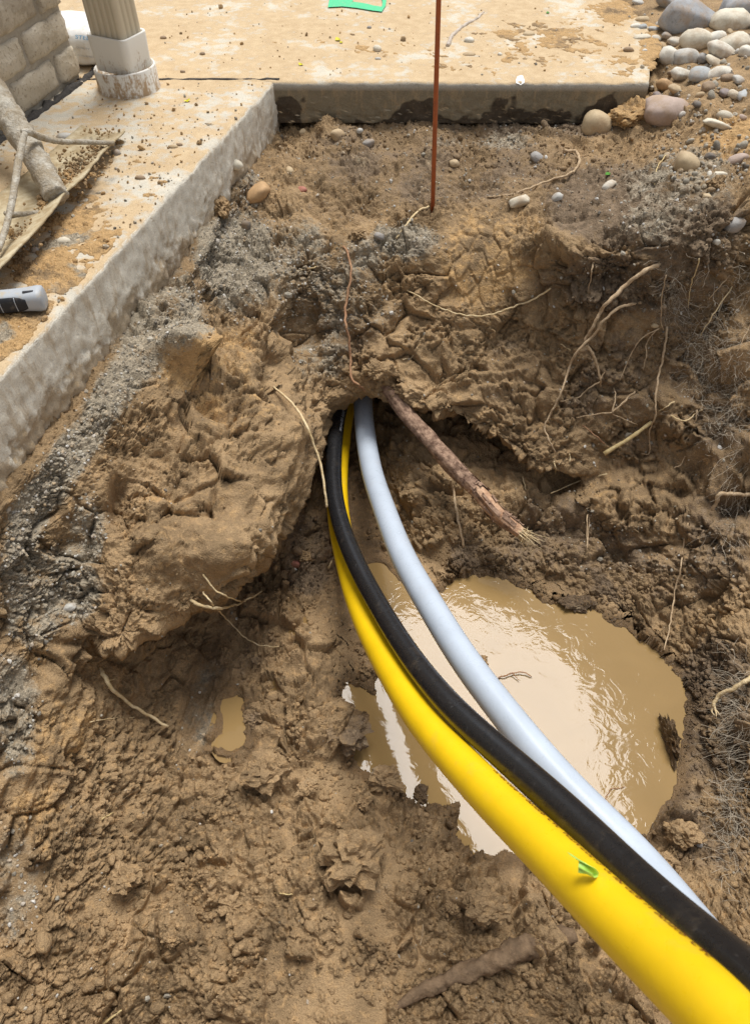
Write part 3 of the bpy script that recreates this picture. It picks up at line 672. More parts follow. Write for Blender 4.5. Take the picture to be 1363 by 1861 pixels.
for a in [
 (473,347,27,19,'orange','smooth tan cobble lying by the walkway slab at upper left',0,.2,0),
 (428,296,14,9,'cream','cream stone resting against the walkway slab edge',0,.3,.2),
 (613,243,14,12,'tan','tan stone just below the patio slab edge, left of the stake',15,.25,.3),
 (654,235,7,8,'ltgrey','small pale stone under the patio slab edge',70,.35,0),
 (670,257,14,10,'grey','grey stone with a white face below the slab edge',0,.35,.3),
 (551,238,7,6,'tan','small tan stone under the left end of the patio edge',0,.3,.2),
 (527,309,17,9,'tan','long tan stone below the inner corner of the slabs',-45,.35,.3),
 (825,294,9,11,'tan','upright tan stone just right of the stake',60,.3,.35),
 (975,281,12,13,'grey','dark grey pointed stone in the soil right of the stake',60,.4,.3),
 (945,362,22,13,'cream','angular cream rock beside the curved root',20,.35,.6),
 (1013,357,12,9,'ltgrey','grey angular chip right of the cream rock',35,.35,.6),
 (1105,334,17,9,'white','white pointed shard on the dark bank',40,.35,.7),
 (1306,316,15,8,'cream','cream flat stone right of the round bedded cobble',25,.3,.4),
 (1288,314,5,6,'white','tiny white chip beside the cream flat stone',0,.3,.4),
 (1341,286,21,9,'pink','pinkish flat stone at the right above the dark hollow',0,.4,.3),
 (1290,283,12,8,'dark','dark stone above the round bedded cobble',5,.4,.3),
 (1283,355,9,8,'tan','tan pebble at the rim of the dark hollow',15,.35,.2),
 (1334,402,22,17,'grey','grey cobble in the dark hollow at the right edge',10,.45,0),
 (1301,438,8,7,'white','square white chip in the dark soil at right',-30,.35,.7),
 (689,426,11,9,'grey','grey stone above the hanging root',-10,.4,.2),
 (549,343,13,6,'red','reddish stone chip left of the stake',-45,.4,.4),
 (448,405,11,10,'dark','dark stone near the tan cobble',20,.4,.3),
 (1190,590,8,5,'tan','tan chip in the root-covered right bank',0,.4,.3),
 (127,1101,16,8,'ltgrey','pale grey stone chip in the left bank',5,.4,.5),
 (1262,1524,17,9,'grey','grey stone in the mud right of the white pipe',-25,.45,.2),
 ]:
    stone(a[0],a[1],a[2],a[3],a[4],a[5],a[6],a[7],a[8],group=BANK)
stone(538,1020,15,9,'red','red brick fragment on the pit floor left of the pipes',0,.3,.7,name='brick_fragment',cat='brick')
SLABP = 'small stones on the concrete'
for a in [
 (686,88,9,8,'cream','cream pebble on the patio slab left of the stake',0,.15,.2),
 (852,72,11,7,'white','white square pebble on the patio beside the twig',0,.15,.5),
 (687,106,7,3,'ltgrey','flat pale chip on the patio below the cream pebble',0,.3,.3),
 (671,50,5,3,'grey','tiny grey chip on the patio',0,.3,.3),
 (960,60,14,5,'tan','tan flat stone in a dirt patch on the patio',5,.35,.2),
 (852,97,13,5,'tan','tan crust of stone on the patio below the white pebble',0,.4,.2),
 (1140,90,11,6,'brown','brown lump on the patio near the stone heap',0,.3,.2),
 (908,98,5,4,'white','tiny white chip on the patio right of the stake',0,.3,.3),
 (120,246,17,10,'ltgrey','grey stone chip on the walkway behind the rake brace',10,.25,.6),
 (213,276,10,7,'grey','grey stone chip under the tip of the rake blade',0,.3,.6),
 (118,437,14,8,'cream','cream stone on the gravelly walkway',25,.3,.3),
 (64,452,8,8,'grey','grey chip under the rake blade on the walkway',40,.3,.4),
 (327,262,7,4,'brown','brown lump on the walkway by its edge',0,.3,.3),
 (255,322,11,5,'brown','crumbling brown lump in the middle of the walkway',0,.3,.3),
 (315,266,10,4,'tan','tan lump on the walkway near its edge',10,.3,.3),
 (333,130,5,3,'brown','small brown lump on the patio behind the joint',0,.2,.3),
 (368,97,6,4,'brown','brown lump on the patio behind the downspout',0,.2,.3),
 (298,68,7,4,'brown','brown lump on the patio right of the downspout',0,.2,.3),
 ]:
    stone(a[0],a[1],a[2],a[3],a[4],a[5],a[6],a[7],a[8],group=SLABP,sub=2)

# ------------------------------------------------------------------ roots
def bark(name, a, b, rough=.85, scale=60):
    m = Mat(name, rough=rough, spec=.2); p = m.pos(); n = m.noise(scale, 5, .7, p); n2 = m.noise(scale * 5, 3, .6, p)
    c = m.mix(m.mapr(n, .35, .68), a, b); c = m.mix(m.math('MULTIPLY', m.mapr(n2, .55, .75), .5), c, tuple(x * .5 for x in a))
    return m.out(c, None, m.bump(m.math('ADD', n, n2), .002, .8))
M_ROOT = bark('root_bark', (.34, .23, .13), (.58, .44, .28))
M_ROOTP = bark('pale_root', (.55, .40, .20), (.74, .60, .38))
M_ROOTR = bark('red_root', (.26, .13, .07), (.45, .27, .15))
M_BARK = bark('thick_bark', (.10, .055, .036), (.47, .31, .21), .85, 60)
M_WOODIN = bark('raw_wood', (.34, .18, .10), (.62, .41, .26), .75, 55)
M_STRAW = bark('straw', (.55, .40, .17), (.70, .56, .30), .6, 90)
M_MUDLOG = bark('muddy_bark', (.15, .10, .06), (.27, .18, .105), .9, 50)
def root_path(pts, n_per=7, jit=.0):
    P = []
    for q in pts:
        if len(q) == 4: P.append(np.array(at(q[0], q[1], q[3]))); continue
        px, py, off = (*q, .006) if len(q) == 2 else q
        p, _ = shoot(px, py, off); P.append(np.array(p))
    P = np.array(P)
    # keep the ends where they touch; stop the middle from diving into hollows
    for _ in range(2):
        d = np.linalg.norm(P, axis=1)
    S_ = crom(P, n_per)
    if jit:
        S_[1:-1] += np.stack([fbm(S_[1:-1] * 55 + k * 13, 2) for k in range(3)], 1) * jit
    return S_
def root(pts, w0, w1, label, mat=None, branches=(), name='root', seg=7, jit=.003, cat='root', group=None):
    """pts: photo pixels (x, y[, lift towards the viewer]); w0, w1: thickness in photo pixels"""
    S_ = root_path(pts, 7, jit); dep = depth_of(S_.mean(0)); n = len(S_)
    r = np.linspace(w0, w1, n) * .5 * dep / F; r = r * (1 + .25 * fbm(S_ * 90, 2)); r = np.maximum(r, .0004)
    o = empty(name, Vector(S_[0]), label, cat, group); b = S_[0]
    link('stem', tube_mesh('stem', S_ - b, r, seg), mat or M_ROOT, o)
    for bp, b0, b1 in branches:
        T_ = root_path(bp, 6, jit); r = np.maximum(np.linspace(b0, b1, len(T_)) * .5 * dep / F, .0004)
        link('side_root', tube_mesh('side_root', T_ - b, r, 6), mat or M_ROOT, o)
    return o
def z6(l): return [(900 + x / 2.944, 400 + y / 2.944, *r) for x, y, *r in l]
def z5(l): return [(460 + x / 2.524, 420 + y / 2.524, *r) for x, y, *r in l]
def z7(l): return [(x / 2.434, 1000 + y / 2.434, *r) for x, y, *r in l]
RG = 'thin roots hanging out of the pit walls'
root(z6([(878,232,.0),(780,285,.03),(690,355,.05),(600,440,.06),(560,490,.06),(530,560,.06),(490,625,.055),(475,660,.05)]), 8, 5, 'thick pale root arching down from the upper right bank', group=RG)
root(z6([(780,440,.0),(700,455,.03),(630,490,.05),(570,550,.07),(510,630,.06),(430,710,.05),(395,790,.04),(350,920,.04),(310,1010,.03),(262,1110,.02),(290,1180,.02),(322,1248,.01)]), 5.5, 3, 'long pale root crossing the thick arching one and reaching lowest', group=RG)
root(z6([(490,672,.05),(520,720,.04),(545,780,.03),(560,850,.02),(565,890,.01)]), 5, 3.5, 'forked root hanging below the crossing of two pale roots', None, [(z6([(560,865,.02),(500,900,.02),(440,950,.015),(345,968,.01)]),3.2,1.6),(z6([(565,850,.02),(585,815,.015)]),3.5,2)], group=RG)
root(z6([(745,918,.0),(690,970,.02),(625,1030,.03)]), 4, 3, 'small star-shaped root with four arms on the right wall', None, [(z6([(625,1030,.03),(640,960,.02),(632,895,.01)]),3.2,2),(z6([(625,1030,.03),(520,1042,.02),(428,1055,.01)]),3,1.5),(z6([(625,1035,.03),(690,1065,.02),(760,1095,.01)]),2.2,1.4)], group=RG)
root(z6([(465,1100),(540,1155,.02),(585,1198,.01)]), 2, 2, 'thin dark root left of the straw on the right wall', M_ROOTR, group=RG)
root(z6([(835,1080,.01),(720,1165,.03),(580,1250,.02)]), 7, 8, 'flat yellow straw splinter sticking out of the right wall', M_STRAW, name='straw', jit=.0005, cat='straw')
root(z6([(915,570,.0),(905,680,.02),(878,810,.02),(860,930,.02),(855,1050,.03),(825,1130,.02),(820,1245,.01),(780,1250,.01)]), 4.5, 2, 'long thin root dangling straight down the right wall', group=RG)
root(z6([(875,580,.0),(775,640,.02),(710,750,.02),(665,860,.01)]), 2.6, 1.4, 'wispy root left of the long dangling one, ending lower left', group=RG)
root(z6([(860,590,.0),(810,650,.02),(805,720,.02),(790,805,.01)]), 2.4, 1.4, 'short wispy root just left of the long dangling one', group=RG)
root(z6([(595,1358,.01),(440,1400,.04),(295,1462,.05)]), 2.6, 2.2, 'straight pale rootlet pointing left above the dark hollow', M_ROOTP, jit=.0008, group=RG)
root(z6([(530,200,.0),(515,270,.02),(498,375,.01)]), 3.2, 2, 'short root hanging under the overhang left of the arching root', group=RG)
root(z6([(505,1590,.0),(495,1680,.02),(488,1770,.01)]), 2.2, 1.8, 'thin rootlet above the far shore of the puddle', group=RG)
root([(1249,950,.0),(1241,990,.01),(1236,1030,.02),(1225,1080,.02),(1218,1130,.02),(1206,1182,.01)], 3.4, 2.4, 'pale root hanging down to the right shore of the puddle', group=RG)
for k, (l, t) in enumerate([([(395,1250),(400,1275,.01),(398,1295)], 'below the end of the lowest pale root'), ([(315,1290),(322,1330,.01),(320,1360)], 'left of two rootlets above the hollow'), ([(145,1372),(155,1410,.01),(165,1445)], 'in the dark hollow right of the broken root')]):
    root(z6(l), 2.2, 1.6, 'tiny pale rootlet ' + t, M_ROOTP, group=RG)
root([(1380,896,.0),(1350,899,.02),(1311,898,.03),(1302,910,.03),(1294,927,.02)], 8, 7, 'muddy root bending down at the right edge among fine hairs', group=RG)
root([(1385,1218,.0),(1363,1232,.03),(1340,1248,.05),(1308,1262,.05),(1297,1275,.04),(1297,1284,.035)], 10, 6, 'pale root with a frayed end at the right edge above the mud', M_ROOTP, [([(1297,1284,.035),(1293,1292,.03),(1297,1300,.03)],4,2),([(1297,1284,.035),(1303,1293,.03),(1308,1299,.03)],4,1.5),([(1298,1284,.035),(1300,1294,.03),(1301,1302,.03)],4,1.5)])
root(z5([(415,70),(440,110,.01),(447,200,.012),(425,350,.02),(425,430,.05),(440,500,.05),(447,600,.03),(455,680,.03),(500,720,.03),(555,772,.02)]), 4.5, 4.5, 'reddish root running down the back wall to the tunnel mouth', M_ROOTR)
root(z5([(680,255),(760,300,.01),(850,350,.014),(950,380,.014),(1050,390,.014),(1130,370,.014),(1200,345,.012),(1280,315,.012),(1363,262,.01)]), 2.4, 3.4, 'thin pale root sagging across the wall below the boot print', M_ROOTP)
root(z5([(95,715,.0),(180,790,.05),(240,880,0,-.27),(280,980,0,-.305),(310,1070,0,-.335),(330,1190,0,-.37),(338,1265,0,-.40)]), 4.5, 4, 'long tan root hanging in front of the black and yellow pipes', M_ROOTP, jit=.001)
root(z5([(140,190),(210,180,.006),(290,162)]), 2.2, 2, 'short straight rootlet in the grey soil above the tunnel', M_ROOTP, group=RG)
root(z5([(685,588),(730,580,.008),(752,535)]), 2, 1.4, 'tiny bent rootlet above the broken root', M_ROOTP, group=RG)
root([(720,433),(739,408,.01),(755,387,.01),(779,375,.004)], 4, 4, 'orange-tan root touching the foot of the stake', M_ROOTP)
root([(1024,274,.02),(1046,277,.02),(1052,289,.02),(1049,302,.015),(1036,316,.012),(1002,326,.012),(968,340,.01),(925,354,.008),(885,358,.004)], 6, 3, 'hooked tan root lying on the shelf below the patio slab', M_ROOT)
root([(1212,278),(1195,302,.01),(1189,335)], 2.2, 1.4, 'thin straw-coloured root left of the round bedded cobble', M_STRAW, group=RG)
root(z7([(445,520,.0),(480,590,.02),(550,660,.02),(650,725,.02),(745,780,.012)]), 8, 5, 'cream peeled root leaning on the floor at lower left', M_ROOTP, [(z7([(478,575,.02),(515,568,.02)]),2.5,1.2),(z7([(500,605,.02),(480,612,.02)]),2.5,1.5)])
root(z7([(845,222,.0),(900,245,.04),(970,258,.06),(1040,240,.06),(1100,215,.06),(1160,182,.055)]), 6, 3, 'pale root sticking out under the left bank, curving up', M_ROOTP, [(z7([(1085,226,.06),(1060,222,.055)]),3,1.5)])
root(z7([(900,105,.0),(950,170,.03),(1010,205,.05),(1070,228,.06)]), 3.2, 3, 'short root dropping from the lip of the left bank', M_ROOTP)
root(z7([(900,185,.01),(940,240,.05),(1000,300,.04),(1070,370,.03),(1140,418,.02),(1235,425,.01)]), 3, 1.8, 'long wiry root trailing onto the pit floor under the left bank', M_ROOTP)
root(z7([(400,760),(500,745,.006),(595,738)]), 2, 1.6, 'thin straight rootlet lying left of the peeled root', M_ROOTP)
root(z5([(905,1140,.015),(920,1200,.02),(940,1330,.015),(965,1450,.004)]), 5, 5, 'small side root standing below the broken root', M_ROOT)
root([(597,1032),(602,1022,.01),(604,1008,.012)], 4, 2, 'stubby pale root tip beside the yellow pipe', M_ROOTP)
root([(905,1232,.004),(930,1224,.008),(952,1222,.008),(966,1230,.004)], 2.5, 2, 'dark twig floating on the puddle', M_ROOTR, [([(930,1224,.008),(944,1237,.006)],2,1.2)], name='twig', cat='twig')
root([(1101,1465,.002),(1102,1445,.003),(1112,1434,.003),(1135,1430,.002)], 1.8, 1.4, 'hooked hair-thin twig floating in the middle of the puddle', M_ROOTR, name='twig', cat='twig')
root([(813,84,.003),(822,65,.004),(842,47,.004),(864,35,.004),(879,22,.003)], 8, 4, 'crooked bleached twig lying on the patio slab', bark('bleached_twig', (.42,.35,.28), (.6,.52,.44)), name='twig', cat='twig')
root([(187,1862),(205,1848,.006),(222,1836,.004)], 4, 3, 'pale straw at the bottom edge, lower left', M_STRAW, name='straw', cat='straw')
root([(186,1488),(198,1482,.006),(208,1477)], 4, 2, 'short straw on the lower left bank', M_STRAW, name='straw', cat='straw')
root([(764,1718),(767,1700,.006),(769,1680)], 1.8, 1.4, 'hair-thin root above the muddy branch', M_ROOT, group=RG)
root([(500,1623),(516,1625,.004),(532,1626)], 3, 2, 'short pale straw in the middle of the muddy floor', M_STRAW, name='straw', cat='straw')
# the thick broken root
BR = [(708,712,.0),(745,760,.06),(790,810,.10),(830,855,.13),(870,895,.15),(905,935,.17),(945,968,.19)]
S_ = []
a_, _ = shoot(708, 716); S0 = np.array(a_)
e_ = np.array(at(945, 968, -.60))
for q, f in zip(BR, np.linspace(0, 1, 7)):
    S_.append(np.array(at(q[0], q[1], S0[2] * (1 - f) + e_[2] * f - .01 * math.sin(f * math.pi))))
S_ = crom(np.array(S_), 14)
S_ = np.vstack([S_[0] + (S_[0] - S_[8]) * 1.0, S_])
dep = depth_of(S_.mean(0)); n = len(S_)
o = empty('broken_root', Vector(S_[0]), 'thick broken root with peeling reddish bark jutting from the tunnel mouth', 'root')
V, Fq = tube_np(S_ - S_[0], 1.0, 28, False)
rad = np.interp(np.linspace(0, 1, n), [0, .3, .7, .9, 1], [12.5, 15, 15.5, 14.5, 11]) * dep / F
Cn = np.repeat(S_ - S_[0], 28, 0); dirv = V - Cn
al = np.repeat(np.linspace(0, 1, n) * .5, 28); ang_ = np.tile(np.arange(28) * 2 * math.pi / 28, n)
nz_ = fbm(np.stack([np.cos(ang_) * 2.5, np.sin(ang_) * 2.5, al * 9], 1), 3)
V = Cn + dirv * (np.repeat(rad, 28) * (1 + .24 * nz_))[:, None]
half = n * 60 // 100
def sub_tube(r0, r1, grow, mat, nm):
    idx = np.arange(r0 * 28, r1 * 28); f = grid_faces(r1 - r0, 28)
    k = np.arange(r1 - r0 - 1); wrap = np.stack([k * 28 + 27, (k + 1) * 28 + 27, (k + 1) * 28, k * 28], 1)
    link(nm, mesh_np(nm, Cn[idx] + (V - Cn)[idx] * grow, np.vstack([f, wrap])), mat, o)
sub_tube(0, half, 1.0, M_BARK, 'bark'); sub_tube(half - 2, n, .88, M_WOODIN, 'bare_wood')
bm = bmesh.new()
for k in range(90):                                # ragged strips of bark along the break and splinters at the end
    i = rng.randrange(half - 10, n - 8); a = rng.random() * 2 * math.pi; ln = rng.randrange(4, 12)
    w = rng.uniform(.12, .5); rows = []
    for j in range(ln):
        ii = min(n - 1, i + j); kk = (a / (2 * math.pi) * 28)
        for s in (-.5, .5):
            a2 = a + s * w; u = int(a2 / (2 * math.pi) * 28) % 28
            dv = (V - Cn)[ii * 28 + u]; q = Cn[ii * 28 + u] + dv * (1.0 + .05 + (.25 * rng.random() if j == ln - 1 else 0))
            rows.append(bm.verts.new(q))
    for j in range(ln - 1): bm.faces.new((rows[2 * j], rows[2 * j + 1], rows[2 * j + 3], rows[2 * j + 2]))
me = bpy.data.meshes.new('bark_strips'); bm.to_mesh(me); bm.free(); link('bark_strips', me, M_BARK, o)
Vs, Fs, nb = [], [], 0
for k in range(70):
    tip = V[(n - 1) * 28 + rng.randrange(28)] * .7 + Cn[-1] * .3; dirn = (S_[-1] - S_[-6]); dirn = dirn / np.linalg.norm(dirn)
    wob = np.array([rng.gauss(0, .55) for _ in range(3)]); L = rng.uniform(.015, .05)
    pts = [tip - dirn * .02, tip + dirn * L * .4 + wob * L * .2, tip + dirn * L * .7 + wob * L * .6 + np.array([0, 0, -.004])]
    v, f = tube_np(crom(np.array(pts), 4), np.linspace(.0016, .0005, 9), 4, False); Vs.append(v); Fs.append(f + nb); nb += len(v)
link('splinters', mesh_np('splinters', np.vstack(Vs), np.vstack(Fs)), M_ROOTP, o, kind='stuff')
# the muddy branch bedded in the floor
S_ = np.array([np.array(shoot(x, y, .006)[0]) for x, y in [(713,1833),(760,1806),(807,1784),(855,1764),(901,1748),(945,1728),(985,1711),(1037,1704)]])
S_[:, 2] = np.linspace(S_[:, 2].mean() - .004, S_[:, 2].mean() + .012, len(S_)); S_ = crom(S_, 14); n = len(S_); dep = depth_of(S_.mean(0))
V, Fq = tube_np(S_ - S_[0], np.interp(np.linspace(0, 1, n), [0, .2, .6, .93, 1], [5, 13, 20, 23, 12]) * dep / F, 24, True)
cen = np.repeat(S_ - S_[0], 24, 0); V[:-2] = cen + (V[:-2] - cen) * (1 + .30 * fbm((V[:-2] + S_[0]) * 45, 3) + .14 * chunks((V[:-2] + S_[0]) * 70, .15, 1.0))[:, None]
o = empty('branch', Vector(S_[0]), 'thick mud-coated branch half sunk in the floor near the bottom edge', 'branch')
link('stem', mesh_np('stem', V, Fq), M_MUDLOG, o)

# ------------------------------------------------------------------ loose soil, crumbs, gravel
nrng = np.random.RandomState(5)
ZONE = np.stack([z_grey, z_orange, z_wet, z_dark], 1).reshape(NU + 4, NV + 4, 4)[2:-2, 2:-2].reshape(-1, 4)
z_grey, z_orange, z_wet, z_dark = ZONE.T
VX, VY, _dd = proj(V0)
under = np.zeros(len(V0), bool)
sdw = poly_sd(V0[:, 0], V0[:, 1], pool); under |= (sdw > -.004) & (V0[:, 2] < WATER_Z + .02)
inframe = (VX > -150) & (VX < 1520) & (VY > 200) & (VY < 2000)
def rot_random(n):
    q = nrng.normal(size=(n, 4)); q /= np.linalg.norm(q, axis=1)[:, None]; w, x, y, z = q.T
    return np.stack([np.stack([1 - 2 * (y * y + z * z), 2 * (x * y - z * w), 2 * (x * z + y * w)], 1), np.stack([2 * (x * y + z * w), 1 - 2 * (x * x + z * z), 2 * (y * z - x * w)], 1), np.stack([2 * (x * z - y * w), 2 * (y * z + x * w), 1 - 2 * (x * x + y * y)], 1)], 1)
def scatter(name, pts, sizes, sub, mat, zones=None, lump=.35, facet=.6, flat=.75, lift=.25, nvar=14, smooth=False):
    protos = [stone_np(1, 1, 1, 500 + k, sub, lump, facet, .10)[0] * np.array([1, nrng.uniform(.65, 1), nrng.uniform(.5, flat)]) for k in range(nvar)]
    Fq = ICO[sub][1]; nv = len(protos[0]); n = len(pts)
    R = rot_random(n); A = np.stack(protos)[nrng.randint(0, nvar, n)]
    W3 = np.einsum('nij,nvj->nvi', R, A) * sizes[:, None, None] + pts[:, None] + np.array([0, 0, 1]) * (sizes * lift)[:, None, None]
    FF = (Fq[None] + (np.arange(n) * nv)[:, None, None]).reshape(-1, 3)
    me = mesh_np(name, W3.reshape(-1, 3), FF, smooth)
    if zones is not None:
        a = me.attributes.new('zone', 'FLOAT_COLOR', 'POINT'); a.data.foreach_set('color', np.repeat(zones, nv, 0).astype(np.float32).ravel())
    return link(name, me, mat, kind='stuff')
def pick(weight, n):
    w = np.where(inframe & ~under, weight, 0).astype(float); d_ = np.clip(_dd, .4, 3); w = w * d_ * d_; w /= w.sum()
    return nrng.choice(len(V0), n, p=w)
clump = sstep(-.1, .5, fbm(V0 * 9 + 90, 2)) ** 1.5 + .05
mound = blob([(760,910,120,110,1.0),(900,1000,120,50,.8),(560,1010,60,90,.8),(450,1130,60,60,.7),(1290,1350,110,230,1.0),(640,240,200,50,.5),(1000,260,300,60,.6),(1250,350,140,120,.5),(470,1200,90,80,.5)])
fl = np.maximum(floorw * clump, mound * .9) * (1 - .8 * z_smooth) + wallw * .13 * clump
k = pick(fl, 11500); s_ = nrng.lognormal(math.log(.0030), .35, len(k)); scatter('soil_crumbs', V0[k], s_, 1, M_SOIL, ZONE[k])
k = pick(floorw * clump * (1 - z_smooth) + mound * .35, 1900); s_ = nrng.lognormal(math.log(.0075), .35, len(k)); scatter('soil_crumbs', V0[k], s_, 2, M_SOIL, ZONE[k], lift=.1, smooth=True)
gm = Mat('gravel', rough=.85, spec=.3); ri = gm.n.new('ShaderNodeNewGeometry').outputs['Random Per Island']
gc = gm.ramp(ri, [(0, (.15, .13, .105)), (.3, (.30, .265, .205)), (.55, (.40, .36, .285)), (.75, (.42, .31, .19)), (.92, (.48, .45, .40)), (1, (.62, .59, .53))])
M_GRAVEL = gm.out(gm.mix(1.0, gc, gm.ramp(gm.noise(300, 3), [(.3, .75), (.7, 1.2)]), 'MULTIPLY'), None, gm.bump(gm.noise(500, 3), .001, .6))
k = pick((np.maximum(z_grey, z_dark * .35 * wallw) ** 1.3 + .012) * (1 - np.clip(z_wet * 1.3, 0, 1)), 7000); s_ = nrng.lognormal(math.log(.0028), .42, len(k)); scatter('gravel', V0[k], s_, 1, M_GRAVEL, lift=.1)
# loose dirt lying on the concrete: a crust that rises out of the slab here and there
def on_walk(n, boxes):
    out = []
    for (x0, x1, y0, y1, w) in boxes:
        for _ in range(int(n * w)): out.append((rng.uniform(x0, x1), rng.uniform(y0, y1)))
    return out
def dirt_sheet(name, px0, px1, py0, py1, nx, ny, blobs, amp_, seed, zone):
    XY = np.array([[tuple(at(px0 + (px1 - px0) * i / nx, py0 + (py1 - py0) * j / ny, 0)) for j in range(ny + 1)] for i in range(nx + 1)]).reshape(-1, 3)
    X = np.repeat(np.linspace(px0, px1, nx + 1), ny + 1); Y = np.tile(np.linspace(py0, py1, ny + 1), nx + 1)
    b = np.zeros(len(X))
    for x, y, rx, ry, w in blobs: b = np.maximum(b, w * (1 - sstep(.2, 1.2, np.hypot((X - x) / rx, (Y - y) / ry))))
    h = b * .9 + fbm(XY * 13 + seed, 3) * .42 + fbm(XY * 50 + seed, 2) * .22 - .50
    edge_d = (XY[:, 0] - (LA.x + (LB.x - LA.x) * (XY[:, 1] - LA.y) / (LB.y - LA.y))) if zone else XY[:, 1] * 0 - 1
    h = h - np.where(edge_d > -.03, (edge_d + .03) * 30, 0)
    rough_ = chunks(XY * 70 + seed, .15, 1.0) * .35 + chunks(XY * 150 + seed, .15, 1.0) * .2
    z = np.where(h > 0, h * amp_ * (1 + rough_ * 2.2) + .0012, -.004)
    P_ = XY.copy(); P_[:, 2] = z
    Fq = grid_faces(nx + 1, ny + 1); Fq = Fq[(z[Fq] > 0).any(1)]
    used, inv = np.unique(Fq, return_inverse=True)
    me = mesh_np(name, P_[used], inv.reshape(Fq.shape))
    a = me.attributes.new('zone', 'FLOAT_COLOR', 'POINT'); zz = np.zeros((len(used), 4), np.float32)
    zz[:, 1] = .62 + .5 * fbm(P_[used] * 9 + 3, 2); zz[:, 0] = np.clip(fbm(P_[used] * 14 + 33, 2), 0, 1) * (1.0 if zone else .2)
    a.data.foreach_set('color', zz.ravel())
    return link(name, me, M_SOIL, kind='stuff')
dirt_sheet('loose_soil', -60, 470, 225, 720, 420, 400, [(120,440,170,110,.75),(40,600,120,90,.95),(170,380,110,50,.6),(300,330,90,60,.35),(90,500,110,60,.9),(150,300,90,40,.35),(250,280,120,40,.35),(390,200,60,60,.25)], .012, 4, True)
dirt_sheet('loose_soil', 300, 1210, -20, 140, 520, 150, [(1000,70,170,60,.62),(900,110,200,40,.42),(760,95,150,35,.36),(1130,120,60,40,.6),(1120,20,80,30,.85),(620,80,150,40,.3),(1180,80,30,80,.8),(480,60,100,50,.25)], .006, 8, False)
pts, sz = [], []
for (x, y) in on_walk(1.0, [(-20,420,240,600,800),(150,480,150,260,160),(300,1150,5,140,200),(60,300,140,330,120)]):
    p = at(x, y, 0)
    if p.x < LA.x + (LB.x - LA.x) * (p.y - LA.y) / (LB.y - LA.y) - .015 or p.y > KERB_Y + .01: pts.append(p[:]); sz.append(rng.lognormvariate(math.log(.0022), .5))
pts = np.array(pts); sz = np.array(sz); h_ = rng.random()
half_ = nrng.rand(len(pts)) < .55
zz = np.tile(np.array([[0, .5, 0, .1]]), (half_.sum(), 1))
scatter('soil_crumbs', pts[half_], sz[half_] * 1.25, 1, M_SOIL, zz, lift=.4); scatter('gravel', pts[~half_], sz[~half_], 1, M_GRAVEL, lift=.4)

hp = []
for _ in range(420):
    x = rng.uniform(1165, 1400); y = rng.uniform(25, 330)
    if x > 1185 or y < 140: hp.append(shoot(x, y)[0][:])
scatter('gravel', np.array(hp), nrng.lognormal(math.log(.0055), .4, len(hp)), 2, M_GRAVEL, lift=.1, lump=.2, facet=.45, smooth=True)
# big single clods
M_CLOD = M_SOIL
def clod(px, py, hw, hh, label, ang=0, sink=.4, z=(0, .1, 0, 0)):
    q, nor = shoot(px, py + hh * .3); s = depth_of(q) / F; seed = rng.randrange(1, 9999)
    V_, Fq = stone_np(hw * s, max(hh, hw * .6) * s * 1.05, hh * s * .85, seed, 4, .38, .55, .06)
    u_ = V_ / (hw * s); V_ = V_ * (1 + .26 * chunks(u_ * 1.6 + seed, .1, 1.2) + .15 * chunks(u_ * 4 + seed, .15, 1.1) + .07 * chunks(u_ * 10 + seed, .2, 1.0))[:, None]
    me = mesh_np('soil_clod', V_, Fq, False); a = me.attributes.new('zone', 'FLOAT_COLOR', 'POINT'); a.data.foreach_set('color', np.tile(np.array(z, np.float32), len(V_)))
    o = link('soil_clod', me, M_CLOD); o.location = q + Vector((0, 0, hh * s * (.5 - sink))); o.rotation_euler = (0, 0, math.radians(ang))
    o['label'] = label; o['category'] = 'clod'; o['group'] = 'big clods of soil in the pit'; return o
